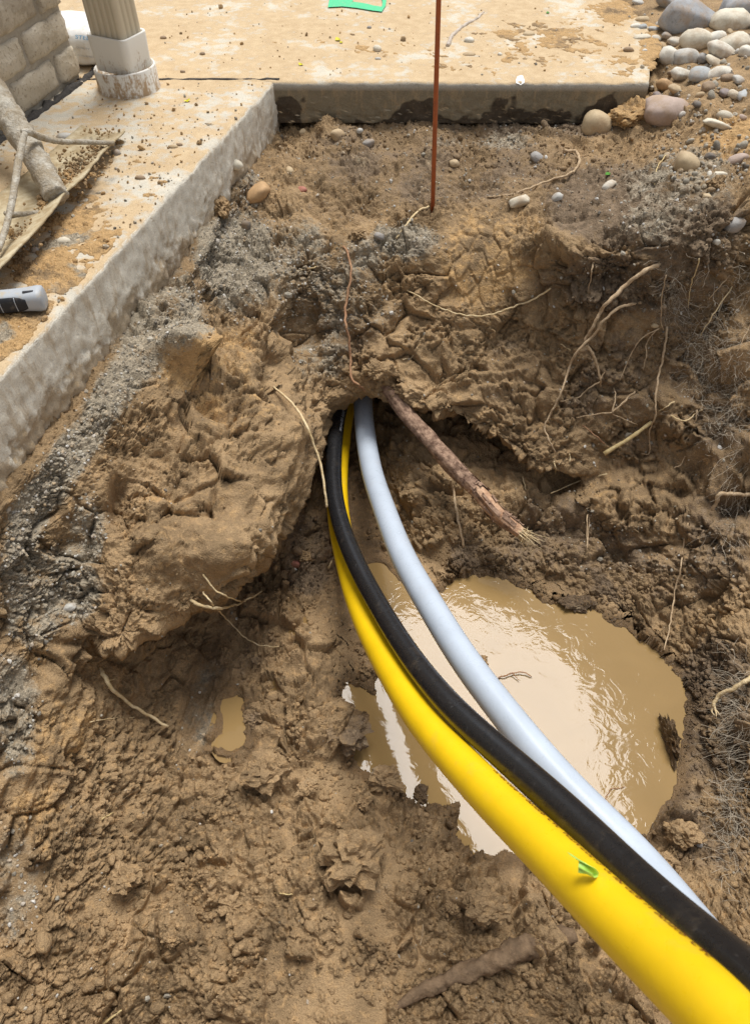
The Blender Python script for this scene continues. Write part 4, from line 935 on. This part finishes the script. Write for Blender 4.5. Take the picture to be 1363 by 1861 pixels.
for a in [
 (485,1390,46,36,'large rough clod on the floor below the small side puddle',10),(628,1320,42,38,'dark knobbly clod at the left shore of the main puddle',0),(640,1540,66,50,'widest clod on the floor, below the left shore of the puddle',20),
 (663,1172,17,15,'small square clod against the yellow pipe, upper of two',30),(668,1207,17,18,'small square clod against the yellow pipe, lower of two',60),(462,1300,20,19,'dark clod standing in the small side puddle',0),
 (700,1408,36,26,'cracked grey clod at the lower left shore of the puddle',0),(660,1452,15,15,'small round clod below the cracked grey one',0),(560,1425,24,20,'clod right of the large rough one on the floor',40),
 (410,1190,16,17,'dark clod above the small side puddle',0),(228,1588,30,27,'clod at the foot of the streaked left wall',0),(1242,1508,34,30,'large brown clod in the mud right of the white pipe',10),
 (1288,1460,26,20,'clod above the large brown one at lower right',50),(880,1640,48,34,'broad clod on the floor between branch and yellow pipe',0),(313,1700,18,16,'round clod on the lower left floor',0),
 (400,372,26,19,'crusty brown lump beside the tan cobble near the walkway',-30),(651,424,15,13,'round brown lump below the stake',0),(1140,206,46,20,'orange lump of earth between muddy stone and big cobble',10),
 (690,668,34,22,'clinging lump of grey soil above the tunnel mouth',0),(1045,1092,30,12,'wet dark clod at the far shore of the puddle',5),(765,1440,16,16,'wet clod at the near shore beside the yellow pipe',0),
 (1215,1335,13,46,'wet ridge of mud standing out of the puddle near its right shore',0),(875,1200,15,14,'tuft of mud and twigs in the puddle beside the white pipe',0),(520,1560,30,22,'clod in the middle of the muddy floor',30),
 (420,1640,26,20,'clod on the floor left of the middle',15),(1210,1560,22,16,'small clod beside the white pipe at lower right',15),(560,1010,16,12,'clod right of the red brick fragment',0),(820,1640,20,16,'small clod left of the broad one',0),
 (1300,330,20,16,'brown lump among stones on the upper right bank',0),(1190,172,10,9,'lump of earth against the slab corner',0)]:
    wet = 'wet' in a[4]; clod(*a, z=(.1, .7 if 'orange' in a[4] else .1, .9 if wet else .0, .5 if ('dark' in a[4] or wet) else 0))

# ------------------------------------------------------------------ mats of fine root hairs on the right bank
hair = Mat('root_hair', (.60, .52, .40), .85, .2).m
def hairs(n, zones, length, down, lab):
    Vs, Fs, nb = [], [], 0
    for _ in range(n):
        x0, y0, sx, sy = zones[rng.randrange(len(zones))]
        x, y = rng.gauss(x0, sx), rng.gauss(y0, sy)
        q, nor = shoot(x, y); q = np.array(q); nr = np.array(nor)
        p = q + nr * rng.uniform(.0, .014); d_ = np.array([rng.gauss(0, 1), rng.gauss(0, .6), rng.gauss(0, 1) - down]); d_ -= nr * np.dot(d_, nr) * .7; d_ /= np.linalg.norm(d_)
        L = length * rng.uniform(.4, 1.5); m_ = 9; pts = [p]
        for k in range(m_):
            d_ = d_ + np.array([rng.gauss(0, .26), rng.gauss(0, .2), rng.gauss(0, .26) - down * .12]); d_ /= np.linalg.norm(d_)
            p = p + d_ * L / m_; pts.append(p)
        v, f = tube_np(np.array(pts), rng.choice([.00014, .0002, .00036]), 3, False); Vs.append(v); Fs.append(f + nb); nb += len(v)
    me = mesh_np('root_hairs', np.vstack(Vs), np.vstack(Fs))
    o = link('root_hairs', me, hair, kind='stuff'); o['label'] = lab; o['category'] = 'roots'
hairs(2700, [(1290,600,30,50),(1330,660,25,60),(1300,720,30,40),(1350,560,20,60),(1340,750,20,40),(1225,540,10,35),(1270,660,14,40)], .048, .35, 'grey mat of fine root hairs on the upper right wall')
hairs(420, [(1345,830,10,50),(1350,940,14,35),(1335,960,12,20)], .10, 1.2, 'fine root hairs hanging in strands at the right edge')
hairs(2200, [(1350,1350,16,60),(1345,1440,16,60),(1340,1530,14,50),(1355,1250,10,40),(1330,1480,12,60)], .065, 1.0, 'thick beard of grey root hairs at the lower right edge')
for k, l in enumerate([[(1210,500),(1202,540),(1200,585,.01),(1205,600)],[(1330,520),(1290,580,.01),(1272,612,.012)],[(1363,590),(1345,625,.01),(1338,640)],[(1270,470),(1255,520),(1250,560,.01)],[(1325,500),(1300,530,.01),(1285,545)],[(1218,755,.01),(1245,765,.015),(1262,752,.01),(1276,745)],[(1266,745,.01),(1258,780,.012),(1244,806,.01)],[(1225,730),(1210,738,.01),(1196,747)],[(1224,850,.01),(1236,843,.012),(1244,830,.01)],[(1040,640,.0),(1018,625,.01)],[(1067,935,.01),(1066,1000,.015)]]):
    root(l, 2.6, 1.4, 'fine yellowish root in the right wall, ' + ['by the small grey hair tuft','slanting through the grey hair mat','near the right edge in the hair mat','above the hair mat','top of the hair mat','wriggling below the hair mat','dropping below the hair mat','left of the hanging strands','in a small white tuft','left of the forked root','above the far puddle shore'][k], M_ROOTP if k % 2 else M_ROOT, group=RG)

# ------------------------------------------------------------------ brick wall
CW = at(152, 141, 0); ud = Vector((ld.x, ld.y, 0)).normalized(); nd = Vector((-ud.y, ud.x, 0))
if nd.x < 0: nd = -nd
wallE = empty('brick_wall', CW, 'sandy grey brick wall corner at upper left', 'wall')
wallE.matrix_world = Matrix.Translation(CW) @ Matrix((ud, nd, Vector((0, 0, 1)))).transposed().to_4x4()   # local x along the wall, y out of it
bmat = Mat('brick', rough=.92, spec=.2); p_ = bmat.pos(); n1 = bmat.noise(16, 5, .65, p_); n2 = bmat.noise(120, 4, .65, p_)
oi = bmat.n.new('ShaderNodeObjectInfo').outputs['Random']
bc = bmat.mix(oi, (.38, .32, .24), (.52, .45, .34)); bc = bmat.mix(bmat.mapr(n1, .45, .65), bc, (.60, .53, .42)); bc = bmat.mix(bmat.math('MULTIPLY', bmat.mapr(n2, .56, .66), .6), bc, (.20, .15, .10))
M_BRICK = bmat.out(bc, None, bmat.bump(bmat.math('ADD', n2, n1), .004, .8))
mmat = Mat('mortar', rough=.95, spec=.15); n2 = mmat.noise(150, 4); M_MORTAR = mmat.out(mmat.mix(n2, (.30, .265, .21), (.46, .41, .335)), None, mmat.bump(n2, .003, .8))
def rough_box(sx, sy, sz, nx, ny, nz, seed, amp_, pillow):
    bm = bmesh.new(); bmesh.ops.create_cube(bm, size=1)
    bmesh.ops.subdivide_edges(bm, edges=bm.edges, cuts=7, use_grid_fill=True)
    V_ = np.array([v.co[:] for v in bm.verts]); c = V_ * 2
    rr = np.clip(np.abs(c), 0, 1); edge = np.sort(rr, 1)[:, 1]
    V_ = V_ * (1 - .05 * np.maximum(0, edge - .75)[:, None] * 4)
    V_ = V_ * np.array([sx, sy, sz]); nn = np.stack([fbm(V_ * 28 + seed + 7 * k_, 3) for k_ in range(3)], 1) * amp_
    V_ = V_ + nn; V_[:, 1] += np.where(c[:, 1] > .5, pillow * (1 - np.clip(np.hypot(c[:, 0] * .9, c[:, 2] * .9), 0, 1)), 0)
    for v, co in zip(bm.verts, V_): v.co = co
    for f in bm.faces: f.smooth = True
    me = bpy.data.meshes.new('brick'); bm.to_mesh(me); bm.free(); return me
BL, BH, BD, JT = .200, .072, .09, .013
full = [rough_box(BL, BD, BH, 8, 4, 4, 10 + k, .0045, .006) for k in range(4)]; halfm = [rough_box(BL * .47, BD, BH, 5, 4, 4, 40 + k, .0045, .005) for k in range(2)]
for r_ in range(9):
    x = 0.0; first = True
    while x < 1.75:
        isH = first and r_ % 2 == 0; Lb = BL * .47 if isH else BL
        o = link('brick', rng.choice(halfm if isH else full), M_BRICK, wallE)
        o.location = (x + Lb / 2, -BD / 2 + rng.uniform(-.002, .003), .012 + BH / 2 + r_ * (BH + JT)); o.rotation_euler = (0, 0, rng.choice([0, 0, math.radians(.7)]))
        x += Lb + JT; first = False
bm = bmesh.new(); bmesh.ops.create_cube(bm, size=1); bmesh.ops.subdivide_edges(bm, edges=bm.edges, cuts=30, use_grid_fill=True)
for v in bm.verts:
    v.co = Vector(((v.co.x + .5) * 1.75 + .004, (v.co.y - .5) * BD - .009, (v.co.z + .5) * 9 * (BH + JT) + .0))
    v.co.y += .003 * mnoise.noise(v.co * 40)
me = bpy.data.meshes.new('mortar'); bm.to_mesh(me); bm.free(); link('mortar', me, M_MORTAR, wallE)
jq = CW + nd * .012; jr = jq + ud * 1.6
strip('wall_joint', (jq - ud * .06)[:2], jr[:2], .022, -.02, .004, M_JOINT, 9, kind='structure')

# ------------------------------------------------------------------ downspout in its drain collar
DS = at(236, 158, 0)
ds = empty('downspout', DS, 'beige fluted downspout in a muddy white collar on the walkway', 'downspout')
ds.matrix_world = Matrix.Translation(DS) @ Matrix((nd, -ud, Vector((0, 0, 1)))).transposed().to_4x4() @ Matrix.Rotation(math.radians(-10), 4, 'Z')
def rrect(w, h, r, n=6):
    pts = []
    for cx, cy, a0 in ((w / 2 - r, h / 2 - r, 0), (-w / 2 + r, h / 2 - r, 90), (-w / 2 + r, -h / 2 + r, 180), (w / 2 - r, -h / 2 + r, 270)):
        for k in range(n + 1): a = math.radians(a0 + 90 * k / n); pts.append((cx + r * math.cos(a), cy + r * math.sin(a)))
    return pts
def dense(pts, step):
    out = []
    for i in range(len(pts)):
        a, b = np.array(pts[i]), np.array(pts[(i + 1) % len(pts)]); n_ = max(1, int(np.linalg.norm(b - a) / step))
        for k in range(n_): out.append(tuple(a + (b - a) * k / n_))
    return out
def extrude_profile(name, loops, mat, parent, close=True):
    n_ = len(loops[0]); V_ = np.array([p for l in loops for p in l]); k = np.arange(n_); k2 = (k + 1) % n_
    Fq = np.concatenate([np.stack([i * n_ + k, i * n_ + k2, (i + 1) * n_ + k2, (i + 1) * n_ + k], 1) for i in range(len(loops) - 1)])
    return link(name, mesh_np(name, V_, Fq), mat, parent)
def splash(name, base, mud, z0, z1, rough=.45):
    m = Mat(name, base, rough, .4); p = m.pos(); sp = m.n.new('ShaderNodeSeparateXYZ'); m.l.new(p, sp.inputs[0])
    mp = m.n.new('ShaderNodeMapping'); mp.inputs['Scale'].default_value = (60, 60, 17); m.l.new(p, mp.inputs[0])
    n = m.noise(1.0, 5, .7, mp.outputs[0]); n2 = m.noise(140, 3, .6, p)
    hgt = m.mapr(sp.outputs[2], z0, z1, .20, -.14)
    f = m.mapr(m.math('ADD', m.math('ADD', n, m.math('MULTIPLY', n2, .35)), hgt), .76, .90)
    c = m.mix(m.math('MULTIPLY', f, .9), base, mud)
    return m.out(c, m.mapr(f, 0, 1, rough, .9), m.bump(n2, .0008, .5))
M_DS = splash('beige_metal', (.52, .45, .33), (.36, .27, .16), -.25, .12); M_COL = splash('white_plastic_collar', (.72, .69, .62), (.36, .23, .11), .0, .16)
DW, DH = .112, .086
prof = dense(rrect(DW, DH, .012), .0022)
def flute(p, w, h):
    x, y = p; o = 0
    if abs(abs(y) - h / 2) < .002 and abs(x) < w * .36: o = -.0035 * max(0, math.sin((x / w * 7.2 + .25) * math.pi * 1.6)) ; return (x, y - math.copysign(-o, y))
    if abs(abs(x) - w / 2) < .002 and abs(y) < h * .36: o = -.0035 * max(0, math.cos(y / h * 9 * math.pi)); return (x - math.copysign(-o, x), y)
    return p
fp = [flute(p, DW, DH) for p in prof]
extrude_profile('pipe', [[(x, y, z) for x, y in fp] for z in (.07, .3, .8, 1.6)], M_DS, ds)
o1 = dense(rrect(DW + .020, DH + .020, .018), .006); i1 = dense(rrect(DW + .006, DH + .006, .012), .006)
m_ = min(len(o1), len(i1)); o1, i1 = o1[:m_], i1[:m_]
def lp(pts, z, dz=0): return [(x, y, z + dz * (x)) for x, y in pts]
def scl(pts, f): return [(x * f, y * f) for x, y in pts]
extrude_profile('collar', [lp(scl(o1, .93), .050), lp(scl(o1, .95), .052), lp(scl(o1, .965), .075), lp(o1, .134), lp(scl(o1, .985), .137), lp(scl(i1, 1.0), .136), lp(scl(i1, .97), .10)], M_COL, ds)
cir = [(math.cos(a) * .088, math.sin(a) * .082) for a in np.linspace(0, 2 * math.pi, 72, endpoint=False)]
extrude_profile('drain_ring', [lp(scl(cir, 1.03), .0), lp(cir, .006), lp(cir, .052, .06), lp(scl(cir, .97), .056, .06), lp(scl(cir, .93), .055, .06), lp(scl(cir, .92), .02), lp(scl(cir, .0), .018)], M_COL, ds)

# ------------------------------------------------------------------ sack of concrete mix behind the wall
M_SACK = Mat('sack', (.66, .645, .60), .5, .4); q_ = M_SACK.noise(20, 4); M_SACK.out(M_SACK.mix(M_SACK.mapr(q_, .5, .7), (.72, .71, .68), (.55, .47, .35)), None, M_SACK.bump(q_, .01, .6))
SKp = at(160, 104, 0)
V_, Fq = ICO[4]; s_ = np.sign(V_) * np.abs(V_) ** .55; s_ = s_ * np.array([.15, .10, .052]); s_ += (np.stack([fbm(s_ * 18 + 5 * k, 2) for k in range(3)], 1)) * .006; s_[:, 2] = np.maximum(s_[:, 2], -.05)
sk = empty('cement_sack', SKp + Vector((0, 0, .051)), 'white printed sack lying on the patio behind brick wall and downspout', 'sack'); sk.rotation_euler = (0, 0, math.radians(-12))
sack_o = link('body', mesh_np('body', s_, Fq), M_SACK.m, sk); bpy.context.view_layer.update()
M_BLUE = Mat('blue_print', (.10, .30, .50), .6).m; M_GREYP = Mat('grey_print', (.35, .38, .42), .6).m
def decal_text(s, size_px, x, y, tilt, ob, mat, parent):
    me = text_mesh(s, 1.0); iv = ob.matrix_world.inverted(); ca_, sa_ = math.cos(tilt), math.sin(tilt); keep = True
    for v in me.vertices:
        a, b = v.co.x * size_px, v.co.y * size_px * .75; px, py = x + a * ca_ - b * sa_ * -1, y + a * sa_ - b * ca_
        d_ = (iv.to_3x3() @ ray(px, py)).normalized(); ok, loc, nr, _ = ob.ray_cast(iv @ Vector((0, 0, CAMH)), d_)
        v.co = loc + nr * .0012 if ok else Vector((0, 0, 0))
    link('printed_text', me, mat, parent)
decal_text('STEEL', 13, 137, 70, .12, sack_o, M_BLUE, sk); decal_text('QUALITY', 6, 139, 87, .15, sack_o, M_GREYP, sk); decal_text('CONCRETE MIX', 5, 142, 101, .15, sack_o, M_GREYP, sk)

# ------------------------------------------------------------------ mortar-caked rake on the walkway
cm = Mat('caked_mortar', rough=.95, spec=.15); n1 = cm.noise(45, 5, .7); n2 = cm.noise(220, 3); M_CAKE = cm.out(cm.mix(cm.mapr(n1, .4, .65), (.33, .27, .19), (.52, .48, .40)), None, cm.bump(cm.math('ADD', n1, n2), .004, 1.0))
bl = Mat('muddy_blade', rough=.8, spec=.3); n1 = bl.noise(26, 5, .65); n2 = bl.noise(180, 3); M_BLADE = bl.out(bl.mix(bl.mapr(n1, .42, .62), (.36, .27, .15), (.52, .44, .29)), None, bl.bump(n2, .0012, .6))
B0 = at(225, 241, .03)
rk = empty('rake', B0, 'mortar-caked rake with broad bent blade and two braces lying on the walkway', 'rake')
top = [(228,238,.022),(190,275,.035),(155,318,.045),(120,350,.05),(95,385,.052),(60,425,.055),(0,487,.06),(-60,550,.06)]
bot = [(150,228,.010),(115,258,.006),(75,292,.006),(45,318,.006),(10,345,.006),(-30,385,.006),(-80,445,.006),(-140,520,.006)]
T_ = crom([tuple(at(*p)) for p in top], 12); Bt = crom([tuple(at(*p)) for p in bot], 12)
rows = []
for f in np.linspace(0, 1, 14): 
    r_ = Bt * (1 - f) + T_ * f; r_[:, 2] += -.012 * math.sin(f * math.pi); rows.append(r_)
G_ = np.stack(rows, 1); n_, m2 = G_.shape[:2]; fl_ = G_.reshape(-1, 3); fl_ = fl_ + np.array([0, 0, 1]) * (fbm(fl_ * 30, 2) * .002)[:, None]
o = link('blade', mesh_np('blade', fl_ - np.array(B0), grid_faces(n_, m2)), M_BLADE, rk); mod = o.modifiers.new('thick', 'SOLIDIFY'); mod.thickness = .0045; mod.offset = 0
def caked(nm, pts, w, seg=18, lump=.22):
    P_ = crom([tuple(at(*p)) for p in pts], 12); dp = np.array([depth_of(p) for p in P_]); ww = np.interp(np.linspace(0, 1, len(P_)), np.linspace(0, 1, len(w)), w) * .5 * dp / F
    V_, Fq = tube_np(P_, ww, seg, True); cen = np.repeat(P_, seg, 0); V_[:-2] = cen + (V_[:-2] - cen) * (1 + lump * fbm(V_[:-2] * 60, 3))[:, None]
    link(nm, mesh_np(nm, V_ - np.array(B0), Fq), M_CAKE, rk)
caked('handle', [(104,358,.045),(75,305,.075),(50,262,.10),(25,222,.125),(-10,170,.16),(-50,105,.21),(-110,0,.32)], [42,46,46,47,50,52,60])
caked('brace', [(40,240,.145),(55,240,.14),(75,249,.12),(110,257,.09),(150,258,.06),(207,260,.034)], [10,13,12,10,9,8], 10, .18)
caked('brace', [(46,243,.145),(40,265,.135),(32,310,.115),(24,360,.095),(14,405,.075),(-2,455,.062)], [10,13,13,12,11,10], 10, .18)
caked('rib', [(10,388,.022),(45,390,.026),(72,387,.032)], [9,11,10], 10, .18)
pts = np.array([np.array(at(rng.gauss(x, sx), rng.gauss(y, sy), z)) for x, y, sx, sy, z, n_ in [(150,305,22,16,.034,240),(125,325,14,10,.036,120),(178,272,12,9,.028,70),(78,372,6,8,.036,60),(40,425,22,16,.04,90),(185,240,16,5,.022,40)] for _ in range(n_)])
scatter('soil_crumbs', pts, nrng.lognormal(math.log(.0032), .4, len(pts)), 1, M_SOIL, np.tile(np.array([[0, .35, 0, .1]]), (len(pts), 1)), lift=.2)

# ------------------------------------------------------------------ grip of a hand tool at the left edge
TH = at(36, 548, .0)
g0, g1 = at(82, 541, .024), at(-90, 556, .024); gax = (g1 - g0).normalized(); gs = Vector((0, 0, 1)).cross(gax).normalized(); gu = gax.cross(gs)
th = empty('tool_handle', g0, 'grey and black rubber-gripped tool handle on the dirt at left edge', 'tool'); th.matrix_world = Matrix.Translation(g0) @ Matrix((gax, gs, gu)).transposed().to_4x4()
M_GP = Mat('grey_grip', (.38, .40, .42), .5, .4); q_ = M_GP.noise(40, 4); M_GP.out(M_GP.mix(M_GP.mapr(q_, .55, .7), (.38, .40, .42), (.42, .36, .27)), None, M_GP.bump(q_, .001, .4))
M_RB = Mat('black_rubber', (.02, .021, .025), .6, .35); q_ = M_RB.noise(60, 5); M_RB.out(M_RB.mix(M_RB.mapr(q_, .55, .72), (.02, .021, .025), (.12, .10, .08)))
def sq(r, e=.72): return [(math.copysign(abs(math.cos(a)) ** e, math.cos(a)) * r, math.copysign(abs(math.sin(a)) ** e, math.sin(a)) * r * .95) for a in np.linspace(0, 2 * math.pi, 48, endpoint=False)]
def lth(nm, prof, mat, e=.72): return extrude_profile(nm, [[(x, a, b) for a, b in sq(r, e)] for x, r in prof], mat, th)
lth('shell', [(.0, .0), (.0, .017), (.003, .0215), (.010, .0225), (.03, .0205), (.06, .0195), (.12, .019), (.2, .0185), (.2, 0)], M_GP.m)
def panel(nm, x0, x1, a0, a1, r, mat, n1=20, n2=14):
    V_ = []
    for i in range(n1 + 1):
        u = i / n1; x = x0 + (x1 - x0) * u; tap = min(1, (u * 6 + .25)) if u < .15 else 1
        for j in range(n2 + 1):
            a = (a0 + a1) / 2 + (j / n2 - .5) * (a1 - a0) * tap; c, s = math.cos(a), math.sin(a)
            rr = r + (.0 if 0 < i and 0 < j < n2 else -.004)
            V_.append((x, math.copysign(abs(c) ** .72, c) * rr, math.copysign(abs(s) ** .72, s) * rr * .95))
    return link(nm, mesh_np(nm, V_, grid_faces(n1 + 1, n2 + 1)), mat, th)
sa = math.atan2((-ray(30, 560)).dot(gu), (-ray(30, 560)).dot(gs))
panel('grip_pad', .022, .19, sa - 1.25, sa + .35, .0217, M_RB.m)
for k in range(3): panel('grip_rib', .046 + .027 * k, .0485 + .027 * k, sa - 1.1, sa + .28, .0222, M_GP.m, 2, 14)
panel('hang_slot', .006, .032, sa + .62, sa + .92, .0222, M_RB.m, 6, 6)

# ------------------------------------------------------------------ marker stake
q, _ = shoot(786, 380); d_ = ray(797, 0); t_ = q.y / d_.y; up_ = Vector((0, 0, CAMH)) + d_ * t_ - q
stk = link('marker_stake', tube_mesh('marker_stake', [tuple(q - up_ * .1), tuple(q + up_ * .5), tuple(q + up_ * 1.0), tuple(q + up_ * 1.9)], .0058, 8), None)
sm = Mat('orange_fibreglass', (.36, .085, .022), .5, .4); n1 = sm.noise(30, 5, .7); sm.out(sm.mix(sm.mapr(n1, .5, .7), (.40, .10, .028), (.27, .075, .03)), None, sm.bump(sm.noise(300), .0005, .5)); stk.data.materials.append(sm.m)
stk['label'] = 'thin orange-brown stake standing upright in the shelf below the patio'; stk['category'] = 'stake'

# ------------------------------------------------------------------ paint marks, leaves, tape
slab_o = bpy.data.objects['patio_slab']; gp = Mat('green_paint', (.06, .50, .22), .55, .4); n1 = gp.noise(90, 4); gp.out(gp.mix(gp.mapr(n1, .6, .75), (.06, .50, .22), (.35, .36, .22)))
outer = [(596,13),(598,2),(605,-20),(630,-45),(665,-52),(695,-40),(703,-10),(701,10),(694,21),(677,19),(647,14),(622,11.5)]
inner = [(640,3),(642,0),(638,-12),(648,-24),(666,-30),(684,-24),(692,-8),(695,4),(694,12),(680,10),(664,6),(650,4)]
V_ = [tuple(at(x, y, .004)) for x, y in outer + inner]; k = len(outer)
link('paint_mark', mesh_np('paint_mark', V_, [[i, (i + 1) % k, k + (i + 1) % k, k + i] for i in range(k)]), gp.m, slab_o)
def decal_blob(nm, x, y, rx, ry, mat, parent, seed):
    P_ = [np.array(shoot(x, y, .002)[0])]
    for i in range(26):
        a = 2 * math.pi * i / 26; r_ = 1 + .35 * mnoise.noise(Vector((math.cos(a) * 1.6, math.sin(a) * 1.6, seed)))
        P_.append(np.array(shoot(x + rx * r_ * math.cos(a), y + ry * r_ * math.sin(a), .002)[0]))
    return link(nm, mesh_np(nm, P_, [[0, 1 + i, 1 + (i + 1) % 26] for i in range(26)]), mat, parent)
wp = Mat('white_paint', (.8, .79, .76), .6).m
decal_blob('paint_splash', 945, 146, 8, 8, wp, slab_o, 3)
def leaf(px, py, w, h, ang, mat, label):
    q, nr = shoot(px, py, .003); s = depth_of(q) / F; bm = bmesh.new(); r1, r2, mid = [], [], []
    for i in range(9):
        u = i / 8; x = (u - .5) * 2 * w * s; b = math.sin(math.pi * min(1, u * 1.02)) ** .8 * h * s * 1.6
        mid.append(bm.verts.new((x, 0, .0))); r1.append(bm.verts.new((x, b, .002 + b * .35))); r2.append(bm.verts.new((x, -b, .001 + b * .25)))
    for i in range(8): bm.faces.new((mid[i], mid[i + 1], r1[i + 1], r1[i])); bm.faces.new((mid[i + 1], mid[i], r2[i], r2[i + 1]))
    me = bpy.data.meshes.new('leaf'); bm.to_mesh(me); bm.free(); o = link('leaf', me, mat); o.location = q; o.rotation_euler = (0, 0, math.radians(ang)); o['label'] = label; o['category'] = 'leaf'
M_LY, M_LG = Mat('yellow_leaf', (.62, .56, .03), .6).m, Mat('green_leaf', (.10, .30, .04), .55).m
leaf(614, 73, 5, 4, 20, M_LY, 'small yellow leaf on the patio left of the cream pebble'); leaf(547, 118, 4, 3, 60, M_LY, 'tiny yellow leaf near the inner corner of the patio')
leaf(620, 78, 3, 2, 10, M_LY, 'tiny tan leaf bit touching the yellow leaf'); leaf(1104, 317, 6, 2.5, 25, M_LG, 'small green leaf on the dark bank above the white shard'); leaf(995, 24, 3, 2, 10, M_LG, 'tiny green leaf on the far patio')
leaf(341, 184, 4, 4, -60, M_LY, 'tiny yellowish petal on the walkway right of the downspout')
tp = Mat('lime_tape', (.42, .66, .12), .45, .4).m
tq = empty('tape', at(1060, 1578, .06), 'lime green curl of tape stuck between the yellow and black pipes', 'tape'); V_ = []
path = [(1030,1549,.052),(1038,1556,.057),(1046,1561,.060),(1055,1566,.058),(1061,1573,.05),(1060,1581,.046),(1053,1583,.054),(1050,1576,.06)]
up2 = np.array([.010, -.006, .004])
P_ = crom([tuple(at(*p)) for p in path], 8)
for i, p in enumerate(P_):
    f = .3 + .7 * min(1, i / 20); V_ += [p - np.array(tq.location), p + up2 * 1.15 * f - np.array(tq.location)]
o = link('ribbon', mesh_np('ribbon', V_, [[2 * i, 2 * i + 1, 2 * i + 3, 2 * i + 2] for i in range(len(P_) - 1)]), tp, tq); md = o.modifiers.new('t', 'SOLIDIFY'); md.thickness = .0004
P2 = crom([tuple(at(*p)) for p in [(1050,1586,.055),(1060,1588,.056),(1070,1589,.054),(1084,1592,.046)]], 8); V_ = []
for i, p in enumerate(P2): V_ += [p - np.array(tq.location), p + np.array([.002, +.009 * (1 - i / len(P2)) + .002, .003]) - np.array(tq.location)]
o = link('ribbon', mesh_np('ribbon', V_, [[2 * i, 2 * i + 1, 2 * i + 3, 2 * i + 2] for i in range(len(P2) - 1)]), tp, tq); md = o.modifiers.new('t', 'SOLIDIFY'); md.thickness = .0004
